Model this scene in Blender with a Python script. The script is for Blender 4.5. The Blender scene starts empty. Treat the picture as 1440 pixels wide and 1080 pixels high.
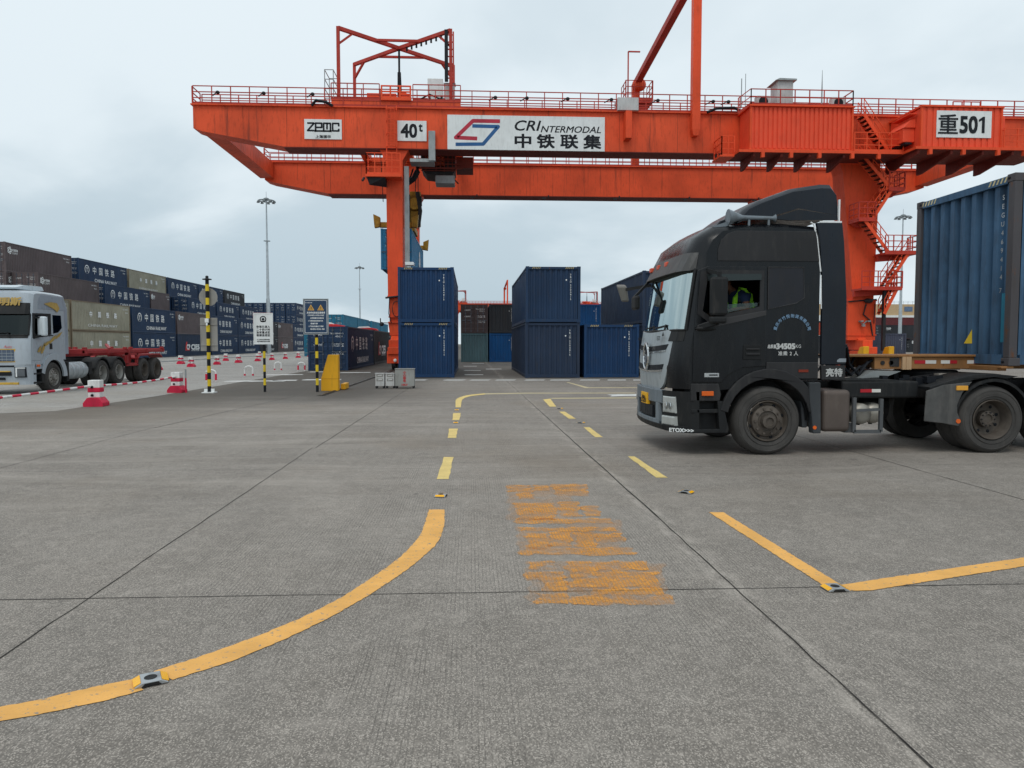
import bpy, bmesh, math, random
from mathutils import Vector, Matrix
from mathutils.geometry import tessellate_polygon

scene = bpy.context.scene
COL = scene.collection
R = math.radians

# ------------------------------------------------------------------ camera
F_PX, EYE = 1040.0, 1.68
PITCH = math.atan(57 / F_PX)
YAW = math.atan(58 / F_PX * math.cos(PITCH))
cam = bpy.data.cameras.new("camera")
cam.sensor_width = 36.0
cam.lens = 36.0 * F_PX / 1440.0
cam.clip_start, cam.clip_end = 0.1, 4000
cam_ob = bpy.data.objects.new("camera", cam)
cam_ob.location = (0, 0, EYE)
cam_ob.rotation_euler = (math.pi / 2 - PITCH, 0, -YAW)
COL.objects.link(cam_ob)
scene.camera = cam_ob

# ------------------------------------------------------------------ world: overcast sky
SUN_EL, SUN_ROT = R(58), R(200)
world = bpy.data.worlds.new("World")
scene.world = world
world.use_nodes = True
wt = world.node_tree
wt.nodes.clear()
def wn(t, **k):
    n = wt.nodes.new(t)
    for a, b in k.items(): setattr(n, a, b)
    return n
out = wn("ShaderNodeOutputWorld"); bg1 = wn("ShaderNodeBackground"); bg2 = wn("ShaderNodeBackground")
addn = wn("ShaderNodeAddShader")
sky = wn("ShaderNodeTexSky", sky_type='NISHITA', sun_disc=False, sun_elevation=SUN_EL, sun_rotation=SUN_ROT)
sky.air_density = 1.0; sky.dust_density = 2.0
bg1.inputs[1].default_value = 0.05
tc = wn("ShaderNodeTexCoord"); sep = wn("ShaderNodeSeparateXYZ")
wt.links.new(tc.outputs['Generated'], sep.inputs[0])
# clouds laid on a flat layer overhead: divide the view direction by its height
zz = wn("ShaderNodeMath", operation='MAXIMUM'); zz.inputs[1].default_value = 0.0
wt.links.new(sep.outputs['Z'], zz.inputs[0])
za = wn("ShaderNodeMath", operation='ADD'); za.inputs[1].default_value = 0.30
wt.links.new(zz.outputs[0], za.inputs[0])
dx = wn("ShaderNodeMath", operation='DIVIDE'); dy = wn("ShaderNodeMath", operation='DIVIDE')
wt.links.new(sep.outputs['X'], dx.inputs[0]); wt.links.new(za.outputs[0], dx.inputs[1])
wt.links.new(sep.outputs['Y'], dy.inputs[0]); wt.links.new(za.outputs[0], dy.inputs[1])
cmb = wn("ShaderNodeCombineXYZ")
wt.links.new(dx.outputs[0], cmb.inputs[0]); wt.links.new(dy.outputs[0], cmb.inputs[1])
cmb.inputs[2].default_value = 3.7
n1 = wn("ShaderNodeTexNoise"); n1.inputs['Scale'].default_value = 0.95; n1.inputs['Detail'].default_value = 6
n1.inputs['Roughness'].default_value = 0.5; n1.inputs['Distortion'].default_value = 0.25
wt.links.new(cmb.outputs[0], n1.inputs['Vector'])
rmp = wn("ShaderNodeValToRGB")
rmp.color_ramp.interpolation = 'EASE'
rmp.color_ramp.elements[0].position = 0.40; rmp.color_ramp.elements[0].color = (0.45, 0.56, 0.63, 1)
rmp.color_ramp.elements[1].position = 0.58; rmp.color_ramp.elements[1].color = (0.70, 0.79, 0.84, 1)
wt.links.new(n1.outputs[0], rmp.inputs[0])
# the cloud deck thins and brightens overhead
grd = wn("ShaderNodeMapRange"); grd.inputs[1].default_value = 0.02; grd.inputs[2].default_value = 0.42
grd.inputs[3].default_value = 0.0; grd.inputs[4].default_value = 0.5
wt.links.new(sep.outputs['Z'], grd.inputs[0])
mxw = wn("ShaderNodeMix", data_type='RGBA')
wt.links.new(grd.outputs[0], mxw.inputs[0]); wt.links.new(rmp.outputs[0], mxw.inputs[6])
mxw.inputs[7].default_value = (0.82, 0.90, 0.95, 1)
wt.links.new(mxw.outputs[2], bg2.inputs[0])
bg2.inputs[1].default_value = 1.12
wt.links.new(sky.outputs[0], bg1.inputs[0])
bg1.inputs[1].default_value = 0.05
mixs = wn("ShaderNodeMixShader"); mixs.inputs[0].default_value = 0.93
wt.links.new(bg1.outputs[0], mixs.inputs[1]); wt.links.new(bg2.outputs[0], mixs.inputs[2])
wt.links.new(mixs.outputs[0], out.inputs[0])

sl = bpy.data.lights.new("sun", 'SUN')
sl.energy = 1.0; sl.angle = R(22); sl.color = (1.0, 0.96, 0.90)
so = bpy.data.objects.new("sun", sl)
so.rotation_euler = (math.pi / 2 - SUN_EL, 0, R(180) - SUN_ROT)
COL.objects.link(so)

scene.view_settings.view_transform = 'Standard'
scene.view_settings.look = 'None'
scene.view_settings.exposure = 0.0
scene.view_settings.gamma = 1.0
scene.cycles.max_bounces = 6
scene.cycles.transparent_max_bounces = 8

# ------------------------------------------------------------------ pixel rays onto the ground (survey of the painted lines)
_cp, _sp, _cy, _sy = math.cos(PITCH), math.sin(PITCH), math.cos(YAW), math.sin(YAW)
def G(u, v):
    a = (u - 720) / F_PX; b = (540 - v) / F_PX
    d = (_sy * _cp + a * _cy + b * _sy * _sp, _cy * _cp - a * _sy + b * _cy * _sp, -_sp + b * _cp)
    t = -EYE / d[2]
    return (d[0] * t, d[1] * t)

# ------------------------------------------------------------------ materials
MATS = {}
class NT:
    def __init__(s, name):
        s.m = bpy.data.materials.new(name); s.m.use_nodes = True
        s.t = s.m.node_tree; s.t.nodes.clear()
        s.out = s.n("ShaderNodeOutputMaterial")
    def n(s, t, **k):
        x = s.t.nodes.new(t)
        for a, b in k.items(): setattr(x, a, b)
        return x
    def l(s, a, b): s.t.links.new(a, b)
    def noise(s, vec, scale, detail=4, rough=.55, dist=0):
        x = s.n("ShaderNodeTexNoise"); x.inputs['Scale'].default_value = scale
        x.inputs['Detail'].default_value = detail; x.inputs['Roughness'].default_value = rough
        x.inputs['Distortion'].default_value = dist
        if vec is not None: s.l(vec, x.inputs['Vector'])
        return x.outputs[0]
    def mapr(s, v, a, b, c=0., d=1., smooth=False):
        x = s.n("ShaderNodeMapRange")
        if smooth: x.interpolation_type = 'SMOOTHSTEP'
        s.l(v, x.inputs[0])
        for i, q in enumerate((a, b, c, d)): x.inputs[i + 1].default_value = q
        return x.outputs[0]
    def math(s, op, a, b=None, c=None):
        x = s.n("ShaderNodeMath", operation=op)
        for i, q in enumerate((a, b, c)):
            if q is None: continue
            if isinstance(q, (int, float)): x.inputs[i].default_value = q
            else: s.l(q, x.inputs[i])
        return x.outputs[0]
    def mix(s, f, a, b, blend='MIX'):
        x = s.n("ShaderNodeMix", data_type='RGBA', blend_type=blend)
        for i, q in ((0, f), (6, a), (7, b)):
            if isinstance(q, (int, float)): x.inputs[i].default_value = q
            elif isinstance(q, tuple): x.inputs[i].default_value = (q + (1,))[:4]
            else: s.l(q, x.inputs[i])
        return x.outputs[2]
    def scalev(s, vec, sc):
        x = s.n("ShaderNodeVectorMath", operation='MULTIPLY'); s.l(vec, x.inputs[0]); x.inputs[1].default_value = sc
        return x.outputs[0]
    def coords(s):
        tc = s.n("ShaderNodeTexCoord"); oi = s.n("ShaderNodeObjectInfo")
        mu = s.n("ShaderNodeMath", operation='MULTIPLY'); mu.inputs[1].default_value = 61.7
        s.l(oi.outputs['Random'], mu.inputs[0])
        ad = s.n("ShaderNodeVectorMath", operation='ADD'); s.l(tc.outputs['Object'], ad.inputs[0]); s.l(mu.outputs[0], ad.inputs[1])
        return ad.outputs[0]
    def bsdf(s, col, rough=.5, metal=0., spec=.5, bump=None, bstr=.2, bdist=.01, coat=0.):
        b = s.n("ShaderNodeBsdfPrincipled")
        for k, q in (('Base Color', col), ('Roughness', rough), ('Metallic', metal)):
            if isinstance(q, tuple): b.inputs[k].default_value = (q + (1,))[:4]
            elif isinstance(q, (int, float)): b.inputs[k].default_value = q
            else: s.l(q, b.inputs[k])
        b.inputs['Specular IOR Level'].default_value = spec
        b.inputs['Coat Weight'].default_value = coat
        if bump is not None:
            bp = s.n("ShaderNodeBump"); bp.inputs['Strength'].default_value = bstr; bp.inputs['Distance'].default_value = bdist
            s.l(bump, bp.inputs['Height']); s.l(bp.outputs[0], b.inputs['Normal'])
        s.l(b.outputs[0], s.out.inputs[0])
        return b

def paint(name, col, rough=.5, metal=0., var=.18, dirt=(.06, .05, .04), dirt_amt=.35, streak=.0, scale=1.2, spec=.22, rust=0., coat=0.):
    """Weathered paint: tone drift, grime speckle, vertical run-off streaks, rust freckles."""
    if name in MATS: return MATS[name]
    t = NT(name); v = t.coords()
    n = t.noise(v, scale, 5)
    lo = tuple(max(0, c * (1 - var)) for c in col); hi = tuple(min(1, c * (1 + var)) for c in col)
    c = t.mix(t.mapr(n, .3, .7), lo, hi)
    g = t.noise(t.scalev(v, (5, 5, 1.2)), 1.6, 6, .65)
    c = t.mix(t.math('MULTIPLY', t.mapr(g, .52, .78), dirt_amt), c, dirt)
    if streak:
        s_ = t.noise(t.scalev(v, (3.2, 3.2, .16)), 1.3, 5, .7)
        c = t.mix(t.math('MULTIPLY', t.mapr(s_, .56, .74), streak), c, dirt)
    if rust:
        r_ = t.noise(t.scalev(v, (2.2, 2.2, 1.0)), 2.4, 8, .7)
        c = t.mix(t.mapr(r_, .70 - rust * .14, .76 - rust * .1), c, (.13, .055, .025))
    rr = t.mapr(g, .3, .75, max(.05, rough - .1), min(1, rough + .2))
    t.bsdf(c, rr, metal, spec, coat=coat)
    MATS[name] = t.m
    return t.m

def glass(name, tint, gloss, rough=.03):
    t = NT(name)
    tr = t.n("ShaderNodeBsdfTransparent"); tr.inputs[0].default_value = tint + (1,)
    gl = t.n("ShaderNodeBsdfGlossy"); gl.inputs['Roughness'].default_value = rough; gl.inputs[0].default_value = (.66, .77, .77, 1)
    lw = t.n("ShaderNodeLayerWeight"); lw.inputs[0].default_value = .35
    f = t.math('ADD', t.math('MULTIPLY', lw.outputs['Fresnel'], .8), gloss)
    mx = t.n("ShaderNodeMixShader"); t.l(t.math('MINIMUM', f, .95), mx.inputs[0])
    t.l(tr.outputs[0], mx.inputs[1]); t.l(gl.outputs[0], mx.inputs[2]); t.l(mx.outputs[0], t.out.inputs[0])
    return t.m

# ------------------------------------------------------------------ mesh builder
class MB:
    def __init__(s, off=(0, 0, 0)):
        s.v, s.f, s.mi, s.off = [], [], [], off
    def add(s, vs, fs, m=0):
        b = len(s.v); s.v += [tuple(p) for p in vs]
        for f in fs: s.f.append(tuple(b + i for i in f)); s.mi.append(m)
        return s
    def box(s, x0, x1, y0, y1, z0, z1, m=0):
        return s.hexa([(x0, y0, z0), (x1, y0, z0), (x1, y1, z0), (x0, y1, z0), (x0, y0, z1), (x1, y0, z1), (x1, y1, z1), (x0, y1, z1)], m)
    def hexa(s, p, m=0):
        return s.add(p, [(3, 2, 1, 0), (4, 5, 6, 7), (0, 1, 5, 4), (1, 2, 6, 5), (2, 3, 7, 6), (3, 0, 4, 7)], m)
    @staticmethod
    def _ax(axis, p, t):
        return (t, p[0], p[1]) if axis == 'x' else (p[0], t, p[1]) if axis == 'y' else (p[0], p[1], t)
    def prism(s, poly, axis, a, b, m=0):
        return s.plate(poly, [], axis, a, b, m)
    def plate(s, outer, holes, axis, a, b, m=0):
        loops = [list(outer)] + [list(h) for h in holes]
        flat = [p for l in loops for p in l]; n = len(flat)
        tris = tessellate_polygon([[Vector((p[0], p[1], 0)) for p in l] for l in loops])
        vs = [s._ax(axis, p, a) for p in flat] + [s._ax(axis, p, b) for p in flat]
        fs = [tuple(t) for t in tris] + [tuple(i + n for i in reversed(t)) for t in tris]
        k = 0
        for l in loops:
            for i in range(len(l)):
                j = (i + 1) % len(l); fs.append((k + i, k + j, n + k + j, n + k + i))
            k += len(l)
        return s.add(vs, fs, m)
    def bar(s, p0, p1, w, h=None, m=0, up=(0, 0, 1)):
        h = w if h is None else h
        p0, p1 = Vector(p0), Vector(p1); d = (p1 - p0).normalized(); u = Vector(up)
        if abs(d.dot(u)) > .98: u = Vector((1, 0, 0))
        a = d.cross(u).normalized() * (w / 2); b = a.cross(d).normalized() * (h / 2)
        return s.hexa([p0 - a - b, p0 + a - b, p1 + a - b, p1 - a - b, p0 - a + b, p0 + a + b, p1 + a + b, p1 - a + b], m)
    def tube(s, pts, r, n=8, m=0, rs=None):
        pts = [Vector(p) for p in pts]; rings = []
        for i, p in enumerate(pts):
            d = (pts[min(i + 1, len(pts) - 1)] - pts[max(i - 1, 0)]).normalized()
            u = Vector((0, 0, 1)) if abs(d.z) < .95 else Vector((1, 0, 0))
            a = d.cross(u).normalized(); b = a.cross(d)
            q = rs[i] if rs else r
            rings.append([p + (a * math.cos(2 * math.pi * k / n) + b * math.sin(2 * math.pi * k / n)) * q for k in range(n)])
        vs = [v for g in rings for v in g]
        fs = [(i * n + k, i * n + (k + 1) % n, (i + 1) * n + (k + 1) % n, (i + 1) * n + k) for i in range(len(pts) - 1) for k in range(n)]
        fs += [tuple(reversed(range(n))), tuple((len(pts) - 1) * n + k for k in range(n))]
        return s.add(vs, fs, m)
    def lathe(s, prof, origin, axis, n=24, m=0, closed=False, cap=True):
        ox, oy, oz = origin; vs = []
        for (r, t) in prof:
            for k in range(n):
                c, q = r * math.cos(2 * math.pi * k / n), r * math.sin(2 * math.pi * k / n)
                vs.append((ox + t, oy + c, oz + q) if axis == 'x' else (ox + c, oy + t, oz + q) if axis == 'y' else (ox + c, oy + q, oz + t))
        L = len(prof)
        rng = range(L) if closed else range(L - 1)
        fs = [(i * n + k, i * n + (k + 1) % n, ((i + 1) % L) * n + (k + 1) % n, ((i + 1) % L) * n + k) for i in rng for k in range(n)]
        if not closed and cap: fs += [tuple(reversed(range(n))), tuple((L - 1) * n + k for k in range(n))]
        return s.add(vs, fs, m)
    def cyl(s, c, axis, r, l, n=16, m=0):
        return s.lathe([(r, 0), (r, l)], c, axis, n, m)
    def ball(s, c, rx, ry, rz, n=14, m=0):
        prof = [(max(.001, math.sin(math.pi * i / n)), -math.cos(math.pi * i / n)) for i in range(n + 1)]
        b = len(s.v); s.lathe(prof, (0, 0, 0), 'z', n + 4, m)
        s.v[b:] = [(c[0] + x * rx, c[1] + y * ry, c[2] + z * rz) for x, y, z in s.v[b:]]
        return s
    def strip(s, secs, m=0, skip=None):
        """open grid between successive sections (lists of equal length)"""
        n = len(secs[0]); vs = [p for q in secs for p in q]
        fs = [(i * n + k, i * n + k + 1, (i + 1) * n + k + 1, (i + 1) * n + k) for i in range(len(secs) - 1) for k in range(n - 1) if not (skip and skip(i, k))]
        return s.add(vs, fs, m)
    def mesh(s, name, smooth=False):
        me = bpy.data.meshes.new(name)
        o = s.off
        me.from_pydata([(x - o[0], y - o[1], z - o[2]) for x, y, z in s.v], [], s.f)
        for p, m in zip(me.polygons, s.mi): p.material_index = m
        bm = bmesh.new(); bm.from_mesh(me); bmesh.ops.recalc_face_normals(bm, faces=bm.faces); bm.to_mesh(me); bm.free()
        if smooth:
            me.polygons.foreach_set('use_smooth', [True] * len(me.polygons))
            me.set_sharp_from_angle(angle=R(38))
        return me
    def build_each(s, name, mat, parent=None, smooth=False, bevel=0):
        """one object per connected piece"""
        par = list(range(len(s.v)))
        def find(i):
            while par[i] != i: par[i] = par[par[i]]; i = par[i]
            return i
        for f in s.f:
            for i in f[1:]: par[find(i)] = find(f[0])
        groups = {}
        for k, f in enumerate(s.f): groups.setdefault(find(f[0]), []).append(k)
        out = []
        for ks in groups.values():
            used = sorted({i for k in ks for i in s.f[k]}); mp = {i: j for j, i in enumerate(used)}
            m = MB(s.off); m.add([s.v[i] for i in used], [tuple(mp[i] for i in s.f[k]) for k in ks]); out.append(m.build(name, mat, parent, smooth, bevel))
        return out
    def build(s, name, mat, parent=None, smooth=False, bevel=0, seg=2):
        return link(name, s.mesh(name, smooth), mat, parent, bevel, seg)

def link(name, me, mat, parent=None, bevel=0, seg=2):
    ob = bpy.data.objects.new(name, me)
    mats = mat if isinstance(mat, (list, tuple)) else [mat]
    while len(me.materials) < len(mats): me.materials.append(None)
    for i, m in enumerate(mats):
        ob.material_slots[i].link = 'OBJECT'; ob.material_slots[i].material = m
    COL.objects.link(ob)
    if parent: ob.parent = parent
    if bevel:
        b = ob.modifiers.new("bevel", 'BEVEL'); b.width = bevel; b.segments = seg; b.limit_method = 'ANGLE'; b.angle_limit = R(40)
        b.harden_normals = False
    return ob

def tag(o, label=None, cat=None, group=None, kind=None):
    for k, v in (('label', label), ('category', cat), ('group', group), ('kind', kind)):
        if v: o[k] = v
    return o
def thing(name, label, cat, loc=(0, 0, 0), rz=0, group=None):
    o = bpy.data.objects.new(name, None); o.empty_display_size = .3
    COL.objects.link(o); o.location = loc; o.rotation_euler = (0, 0, rz)
    return tag(o, label, cat, group)
def part_empty(name, parent, loc=(0, 0, 0)):
    o = bpy.data.objects.new(name, None); o.empty_display_size = .2
    COL.objects.link(o); o.parent = parent; o.location = loc
    return o
def copy_tree(o, parent=None, keep=None):
    c = o.copy(); COL.objects.link(c); c.parent = parent
    for ch in o.children:
        if keep and parent is None and not keep(ch): continue
        copy_tree(ch, c)
    return c

# ------------------------------------------------------------------ lettering
_TG = {}
def text_geo(s, bold=0., shear=0.):
    k = (s, shear)
    if k not in _TG:
        cu = bpy.data.curves.new("t", 'FONT'); cu.body = s; cu.size = 1; cu.shear = shear
        cu.fill_mode = 'FRONT'; cu.dimensions = '2D'; cu.resolution_u = 3
        ob = bpy.data.objects.new("t", cu); COL.objects.link(ob)
        dg = bpy.context.evaluated_depsgraph_get()
        me = bpy.data.meshes.new_from_object(ob.evaluated_get(dg))
        _TG[k] = ([(v.co.x, v.co.y) for v in me.vertices], [tuple(p.vertices) for p in me.polygons])
        bpy.data.objects.remove(ob); bpy.data.curves.remove(cu); bpy.data.meshes.remove(me)
    return _TG[k]
class Flat:
    """lettering and marks lying in a plane: x right, y up, z layers"""
    def __init__(s): s.mb = MB()
    def text(s, t, x, y, size, bold=0., align='C', sx=1., shear=0., rot=0., m=0, z=0., fit=None):
        vs, fs = text_geo(t, bold, shear)
        if not vs: return s
        x0 = min(v[0] for v in vs); x1 = max(v[0] for v in vs); y0 = min(v[1] for v in vs); y1 = max(v[1] for v in vs)
        w = (x1 - x0) or 1
        if fit:          # fit into a box (w, h), centred on x, y
            kx, ky = fit[0] / w, fit[1] / ((y1 - y0) or 1); cx, cy = (x0 + x1) / 2, (y0 + y1) / 2
        else:
            kx, ky = size * sx, size; cy = 0
            cx = (x0 + x1) / 2 if align == 'C' else x0 if align == 'L' else x1
        c, q = math.cos(rot), math.sin(rot)
        P = [((vx - cx) * kx, (vy - cy) * ky) for vx, vy in vs]
        bx, by = bold * kx, bold * ky
        for i, (ox, oy) in enumerate(((0, 0),) if not bold else ((-bx, -by), (bx, -by), (-bx, by), (bx, by), (0, 0))):
            s.mb.add([(x + (a + ox) * c - (b + oy) * q, y + (a + ox) * q + (b + oy) * c, z + i * .0006) for a, b in P], fs, m)
        return s
    def poly(s, pts, m=0, z=0.):
        tr = tessellate_polygon([[Vector((p[0], p[1], 0)) for p in pts]])
        s.mb.add([(p[0], p[1], z) for p in pts], [tuple(t) for t in tr], m); return s
    def rect(s, x0, x1, y0, y1, m=0, z=0.):
        return s.poly([(x0, y0), (x1, y0), (x1, y1), (x0, y1)], m, z)
    def ring(s, cx, cy, r0, r1, a0=0, a1=360, m=0, z=0., n=24, ky=1.):
        for i in range(n):
            a, b = R(a0 + (a1 - a0) * i / n), R(a0 + (a1 - a0) * (i + 1) / n)
            s.mb.add([(cx + r * math.cos(t), cy + ky * r * math.sin(t), z) for r, t in ((r0, a), (r1, a), (r1, b), (r0, b))], [(0, 1, 2, 3)], m)
        return s
    def line(s, pts, w, m=0, z=0.):
        for p, q in zip(pts, pts[1:]):
            d = Vector((q[0] - p[0], q[1] - p[1])); n = Vector((-d.y, d.x)).normalized() * w / 2
            s.mb.add([(p[0] + n.x, p[1] + n.y, z), (p[0] - n.x, p[1] - n.y, z), (q[0] - n.x, q[1] - n.y, z), (q[0] + n.x, q[1] + n.y, z)], [(0, 1, 2, 3)], m)
        return s
    def mesh(s, name, o, xd, yd):
        o, xd, yd = Vector(o), Vector(xd).normalized(), Vector(yd).normalized(); n = xd.cross(yd)
        me = bpy.data.meshes.new(name)
        me.from_pydata([tuple(o + xd * a + yd * b + n * c) for a, b, c in s.mb.v], [], s.mb.f)
        for p, m in zip(me.polygons, s.mb.mi): p.material_index = m
        return me
    def build(s, name, mats, parent, o, xd, yd): return link(name, s.mesh(name, o, xd, yd), mats, parent)
# ------------------------------------------------------------------ palette
ORANGE = paint("crane_orange", (.68, .082, .026), .5, var=.22, dirt=(.10, .028, .018), dirt_amt=.4, streak=.75, scale=.35)
ORANGE2 = paint("crane_orange_fresh", (.76, .082, .025), .5, var=.14, dirt=(.14, .03, .02), dirt_amt=.3, streak=.25, scale=.5)
REDOX = paint("railing_red", (.42, .045, .03), .55, var=.2, dirt_amt=.3)
STEEL = paint("grey_steel", (.30, .32, .32), .45, .3, var=.15)
DARK = paint("dark_machinery", (.025, .025, .027), .6, var=.3, dirt=(.09, .08, .07), dirt_amt=.4)
BLACK = paint("black_rubber", (.012, .012, .013), .75, var=.3, dirt=(.05, .046, .04), dirt_amt=.5)
WHITE = paint("white_paint", (.74, .76, .75), .5, var=.06, dirt=(.30, .29, .26), dirt_amt=.3, streak=.3)
WHITE_L = paint("white_lettering", (.78, .80, .80), .6, var=.05, dirt=(.4, .4, .4), dirt_amt=.25)
INK = paint("black_lettering", (.010, .012, .016), .55, var=.05, dirt_amt=.02)
YELLOW = paint("yellow_paint", (.80, .40, .02), .45, var=.08, dirt=(.2, .10, .03), dirt_amt=.3, streak=.2)
YBLK = paint("yellow_band", (.72, .52, .03), .5, var=.12, dirt_amt=.3)
GOLD = paint("gold_graphic", (.58, .36, .06), .4, var=.15)
RED = paint("red_paint", (.55, .03, .035), .5, var=.12, dirt=(.15, .05, .04), dirt_amt=.3)
CABG = paint("cabinet_grey", (.33, .33, .31), .5, .2, var=.12, streak=.3); CABW = paint("cabinet_white", (.50, .50, .49), .5, .1, var=.12, streak=.3)
GALV = paint("galvanised_steel", (.42, .46, .48), .4, .5, var=.1)

# ------------------------------------------------------------------ ground
def ground_mat(name, tint, dark_yard=True, grooves=True):
    t = NT(name)
    tcn = t.n("ShaderNodeTexCoord"); v = tcn.outputs['Object']
    sx = t.n("ShaderNodeSeparateXYZ"); t.l(v, sx.inputs[0]); X, Y = sx.outputs[0], sx.outputs[1]
    c = t.mix(t.mapr(t.noise(v, .22, 4, .6, .5), .35, .65), tuple(q * .78 for q in tint), tuple(q * 1.15 for q in tint))
    # blotches of old damp and repair
    c = t.mix(t.mapr(t.noise(v, 1.1, 6, .65, .8), .40, .72, 0, .50), c, (tint[0] * .56, tint[1] * .53, tint[2] * .50))
    c = t.mix(t.mapr(t.noise(t.scalev(v, (1, 1, 1)), 2.6, 6, .72, 1.2), .54, .70, 0, .5), c, tuple(min(1, q * 1.45) for q in tint))
    # every cast slab has its own tone
    fx = t.math('FLOOR', t.math('DIVIDE', t.math('ADD', X, 2.45), 4.2)); fy = t.math('FLOOR', t.math('DIVIDE', t.math('ADD', Y, t.math('MULTIPLY', X, .012)), 5.0))
    cb = t.n("ShaderNodeCombineXYZ"); t.l(fx, cb.inputs[0]); t.l(fy, cb.inputs[1])
    wn_ = t.n("ShaderNodeTexWhiteNoise", noise_dimensions='2D'); t.l(cb.outputs[0], wn_.inputs['Vector'])
    c = t.mix(t.mapr(wn_.outputs[0], 0, 1, 0, .28), c, tuple(q * .52 for q in tint))
    # old turning tyre tracks
    for (ax, ay, rad) in ((-13, -3, 13.2), (-13, -3, 15.3), (9, 17, 11.5), (9, 17, 13.4), (16, 2, 14.1)):
        ex_ = t.math('SUBTRACT', X, ax); ey_ = t.math('SUBTRACT', Y, ay)
        rr_ = t.math('SQRT', t.math('ADD', t.math('MULTIPLY', ex_, ex_), t.math('MULTIPLY', ey_, ey_)))
        am = t.mapr(t.math('ABSOLUTE', t.math('SUBTRACT', t.math('ADD', rr_, t.math('MULTIPLY', t.noise(v, .5, 2), .5)), rad)), .05, .22, 1, 0, True)
        am = t.math('MULTIPLY', am, t.mapr(t.noise(v, .45, 4, .7), .42, .62, 0, .30))
        c = t.mix(am, c, tuple(q * .42 for q in tint))
    # aggregate grain
    gr = t.noise(v, 60, 4, .7)
    c = t.mix(t.mapr(gr, .38, .58, .42, 0), c, tuple(q * .45 for q in tint))
    sn_ = t.n("ShaderNodeVectorMath", operation='SNAP'); t.l(v, sn_.inputs[0]); sn_.inputs[1].default_value = (.0055, .0075, .01)
    w2 = t.n("ShaderNodeTexWhiteNoise", noise_dimensions='2D'); t.l(sn_.outputs[0], w2.inputs['Vector']); wv_ = w2.outputs[0]
    c = t.mix(t.mapr(wv_, 0, .38, .72, 0), c, tuple(q * .36 for q in tint))
    c = t.mix(t.mapr(wv_, .66, 1, 0, .62), c, tuple(min(1, q * 1.9) for q in tint))
    c = t.mix(t.mapr(t.noise(v, 7, 5, .7), .50, .68, 0, .30), c, tuple(min(1, q * 1.5) for q in tint))
    # tyre sweeps across the yard: wandering smears along x between 6 and 24 m, and dark lanes along y
    wv = t.n("ShaderNodeVectorMath", operation='ADD'); nz0 = t.n("ShaderNodeTexNoise"); nz0.inputs['Scale'].default_value = .16; nz0.inputs['Detail'].default_value = 3
    t.l(v, nz0.inputs['Vector']); t.l(v, wv.inputs[0]); t.l(t.scalev(nz0.outputs[1], (2.5, 2.2, 0)), wv.inputs[1]); W = wv.outputs[0]
    sm = t.noise(t.scalev(W, (.13, 1.3, 1)), 1.0, 6, .66, .5)
    band = t.math('MULTIPLY', t.mapr(Y, 5.5, 10, 0, 1, True), t.mapr(Y, 18, 34, 1, .3, True))
    br = t.mapr(t.noise(v, .30, 3), .38, .62)
    c = t.mix(t.math('MULTIPLY', t.math('MULTIPLY', t.mapr(sm, .47, .66, 0, .55), band), br), c, (tint[0] * .50, tint[1] * .47, tint[2] * .44))
    sm3 = t.noise(t.scalev(W, (.09, .9, 1)), 1.7, 6, .66, .4)
    c = t.mix(t.math('MULTIPLY', t.mapr(sm3, .50, .68, 0, .45), band), c, tuple(min(1, q * 1.35) for q in tint))
    bw = t.noise(v, .14, 4, .6)
    c = t.mix(t.math('MULTIPLY', t.mapr(bw, .50, .64, 0, .45), band), c, (tint[0] * .78, tint[1] * .70, tint[2] * .60))
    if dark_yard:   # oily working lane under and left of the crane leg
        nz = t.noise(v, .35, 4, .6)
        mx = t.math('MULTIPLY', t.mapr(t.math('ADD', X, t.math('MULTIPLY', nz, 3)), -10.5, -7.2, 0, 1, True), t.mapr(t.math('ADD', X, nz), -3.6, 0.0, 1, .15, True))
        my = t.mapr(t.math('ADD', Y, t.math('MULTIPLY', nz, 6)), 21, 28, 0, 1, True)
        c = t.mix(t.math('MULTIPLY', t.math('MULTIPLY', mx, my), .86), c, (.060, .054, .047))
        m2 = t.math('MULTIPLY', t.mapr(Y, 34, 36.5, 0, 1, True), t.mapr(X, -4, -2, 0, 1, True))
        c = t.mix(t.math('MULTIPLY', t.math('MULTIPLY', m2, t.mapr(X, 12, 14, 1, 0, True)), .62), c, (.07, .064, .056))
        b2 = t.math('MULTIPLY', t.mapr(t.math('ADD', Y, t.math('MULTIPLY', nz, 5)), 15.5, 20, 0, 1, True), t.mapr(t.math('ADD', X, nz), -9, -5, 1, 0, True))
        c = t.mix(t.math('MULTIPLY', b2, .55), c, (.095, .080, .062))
    lanes = t.noise(t.scalev(v, (2.2, .05, 1)), 1.0, 5, .6)
    c = t.mix(t.mapr(lanes, .54, .74, 0, .22), c, tuple(q * .5 for q in tint))
    h = gr
    if grooves:     # tined texture: fine grooves along y, worn away in patches
        wob = t.math('ADD', X, t.math('MULTIPLY', t.noise(v, 1.2, 2), .012))
        sn = t.math('SINE', t.math('MULTIPLY', wob, 2 * math.pi / .027))
        sn2 = t.math('SINE', t.math('MULTIPLY', X, 2 * math.pi / .151))
        mk = t.math('MULTIPLY', t.mapr(sn, .55, .98), t.mapr(t.noise(t.scalev(v, (1.0, .6, 1)), .9, 5, .6, .5), .40, .60))
        mk = t.math('MULTIPLY', mk, t.mapr(sn2, -.6, .9, .65, 1))
        mk = t.math('MULTIPLY', mk, t.mapr(t.noise(v, 26, 4, .7), .34, .56))
        c = t.mix(t.math('MULTIPLY', mk, .80), c, tuple(q * .26 for q in tint))
        h = t.math('SUBTRACT', t.math('MULTIPLY', gr, .6), t.math('MULTIPLY', mk, .5))
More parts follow.
